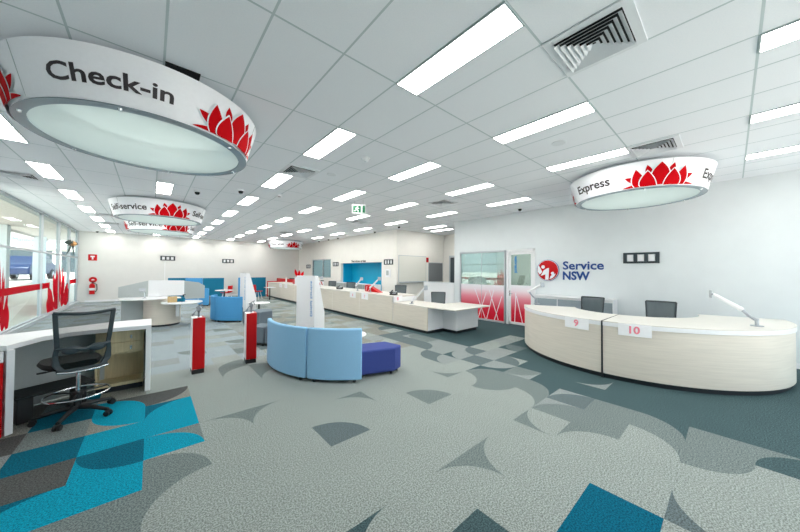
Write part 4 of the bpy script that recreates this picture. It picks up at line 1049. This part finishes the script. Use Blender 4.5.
# fire extinguisher and its signs
t = thing('fire_extinguisher', 'red fire extinguisher with white band on the far left wall', 'fire extinguisher', (-2.28,YF-.16,.42))
MB().lathe([(0,0),(.1,0),(.105,.02),(.105,.2),(.0,.2)], n=24).build('lower_body', M['red'], t); MB().lathe([(.1055,.2),(.1055,.32),(0,.32)], n=24).build('white_band', M['white'], t)
MB().lathe([(.105,.32),(.105,.45),(.08,.52),(.03,.56),(0,.56)], n=24).build('upper_body', M['red'], t)
k = MB(); k.cyl((0,0,.56),(0,0,.62),.025); k.cbox((.03,0,.65),(.16,.03,.02)); k.cbox((.05,0,.6),(.14,.025,.015)); k.build('valve', M['black'], t); MB().tube([(.03,0,.58),(.17,-.02,.5),(.18,-.02,.25),(.12,-.02,.1)], .018).build('hose', M['black'], t)
MB().box(-.05,.05,.1,.16,.1,.5).build('wall_hanger', M['alum'], t)
t = thing('extinguisher_sign', 'round red sign on the wall above the extinguisher', 'sign', (-2.27,YF,1.16)); MB().cyl((0,0,0),(0,-.012,0),.15,n=28).build('disc', M['red'], t); MB().box(-.05,.05,-.014,-.012,-.03,.03).build('white_symbol', M['lotus_white'], t)
t = thing('call_point_sign', 'square red sign with white symbol high on the far left wall', 'sign', (-2.3,YF,2.32)); MB().box(-.16,.16,-.012,0,-.16,.16).build('plate', M['red'], t); k = MB(); k.box(-.03,.03,-.015,-.012,-.1,.02); k.box(-.08,.08,-.015,-.012,.02,.09); k.build('white_symbol', M['lotus_white'], t)
t = thing('skirting_rail', 'thin cable conduit on the far wall under the bracket', 'conduit', (.62,YF,0)); MB().box(-.012,.012,-.02,0,.1,2.2).build('conduit', M['paper'], t)

# ---------------------------------------------------------------- street outside
k = MB(); rows = [(-200,3.0,-3.1,-.02,)]
st = MB()
gxs = [FX-.05, -4.0, -5.0, -120]; gk = [0, .6, 1, 1]; gys = [-60, YBK, 12, 20, 27, 160]; gz = [0, 0, 0, .55, 1.0, 1.0]
st.add([(x, y, -.02+gz[j]*gk[i]) for j, y in enumerate(gys) for i, x in enumerate(gxs)],
       [(j*4+i, j*4+i+1, (j+1)*4+i+1, (j+1)*4+i) for j in range(5) for i in range(3)])
st.add([(FX-.05,-60,-.02),(40,-60,-.02),(40,YBK-.15,-.02),(FX-.05,YBK-.15,-.02)], [(0,1,2,3)])  # unseen paving behind the camera, added to bounce sunlight up to the ceiling
struct(st.build('ground', M['pave'], smooth=False))
bd = thing('shop_building', 'pale shop building across the street, seen through the window', 'building', (-10.5,51,1.0), R(11.6))
MB().box(-14,9,0,8,0,7.5).build('facade', M['bld'], bd)
MB().box(-3,.9,-.3,-.02,3.0,4.6).build('fascia_sign', M['paper'], bd)
MB().box(1.1,3.2,-.3,-.02,3.0,4.6).build('fascia_sign', M['paper'], bd)
MB().box(-14,9,-1.2,0,4.62,5.0).build('awning', M['bld'], bd)
for x in (-9,-4.5,0,4.5): MB().box(x-1.9,x+1.9,-.05,0,.3,2.7).build('shop_window', M['darkglass'], bd)
text_mesh('fascia_lettering', 'Manpower', M['blue_ink'], .45, lambda x, y: (x+.25, -.32, 3.65+y), width=2.2, parent=bd, bold=-.005)
text_mesh('fascia_lettering', '/////////', M['lotus_red'], .3, lambda x, y: (x+.25, -.32, 3.12+y), width=1.1, parent=bd, bold=.05)
MB().box(1.2,1.35,-.32,-.3,3.3,4.5).build('fascia_stripe', M['lotus_red'], bd)
cn = thing('canopy_beam', 'pale canopy along the outside of the shopfront', 'canopy', (-4.0,18,0))
MB().box(-.8,FX-.07+4.0,-9,9.5,3.5,3.9).build('soffit', M['bld'], cn); MB().box(-.85,-.8,-9,9.5,3.4,4.2).build('fascia', M['bld'], cn)
for i, (x, y) in enumerate(((-4.6,19.3),(-4.65,25.0))):
    tag(MB().box(-.2,.2,-.2,.2,0,3.14 if i == 0 else 2.69).build('street_column', M['wall'], loc=(x,y,.35 if i == 0 else .8)), ['nearer white column outside the shopfront','farther white column outside the shopfront'][i], 'column')
def car(x, y, z, rz):
    t = thing('car', 'blue car parked outside the shopfront', 'car', (x, y, z), rz)
    prof = [(-2.25,.35),(-2.3,.75),(-2.1,.98),(-1.35,1.05),(-.75,1.5),(.9,1.55),(1.75,1.1),(2.2,1.0),(2.28,.7),(2.25,.35)]
    MB().prism_ax(prof, -.85, .85, lambda u, v, w_: (u, w_, v)).build('car_body', M['carblue'], t, bevel=.08, seg=3)
    k = MB()
    for sy in (-.86,.85): k.prism_ax([(-1.05,1.08),(-.65,1.42),(.05,1.45),(.05,1.08)], sy, sy+.01, lambda u, v, w_: (u, w_, v)); k.prism_ax([(.12,1.08),(.12,1.45),(.8,1.46),(1.4,1.1)], sy, sy+.01, lambda u, v, w_: (u, w_, v))
    k.build('side_window', M['darkglass'], t)
    for sx in (-1.4, 1.4):
        for sy in (-.8,.8):
            wl = MB().cyl((sx,sy-.11,.33),(sx,sy+.11,.33),.33,n=24).build('wheel', M['tyre'], t)
            MB().cyl((sx,sy-.115,.33),(sx,sy+.115,.33),.2,n=20).build('hub_cap', M['silver'], wl)
car(-6.2,30.0,1.0,R(86))

# ---------------------------------------------------------------- light
wd = bpy.data.worlds.new('world'); S.world = wd; wd.use_nodes = True
nt = wd.node_tree; bg = nt.nodes['Background']
sky = nt.nodes.new('ShaderNodeTexSky'); sky.sky_type = 'HOSEK_WILKIE'; sky.turbidity = 5; sky.ground_albedo = .5; sky.sun_direction = (-.5,-.3,.8)
mx = nt.nodes.new('ShaderNodeMix'); mx.data_type = 'RGBA'; mx.inputs['Factor'].default_value = .65; mx.inputs['B'].default_value = (.84,.93,1,1)
nt.links.new(sky.outputs[0], mx.inputs['A']); nt.links.new(mx.outputs['Result'], bg.inputs[0]); bg.inputs[1].default_value = 1.9
sun = bpy.data.lights.new('sun', 'SUN'); sun.energy = 10.0; sun.angle = .05; so = bpy.data.objects.new('sun', sun); C.objects.link(so); so.rotation_euler = (R(40), R(8), 0)
S.view_settings.view_transform = 'Standard'; S.view_settings.look = 'None'; S.view_settings.gamma = 1; S.view_settings.use_curve_mapping = False
S.view_settings.exposure = .5
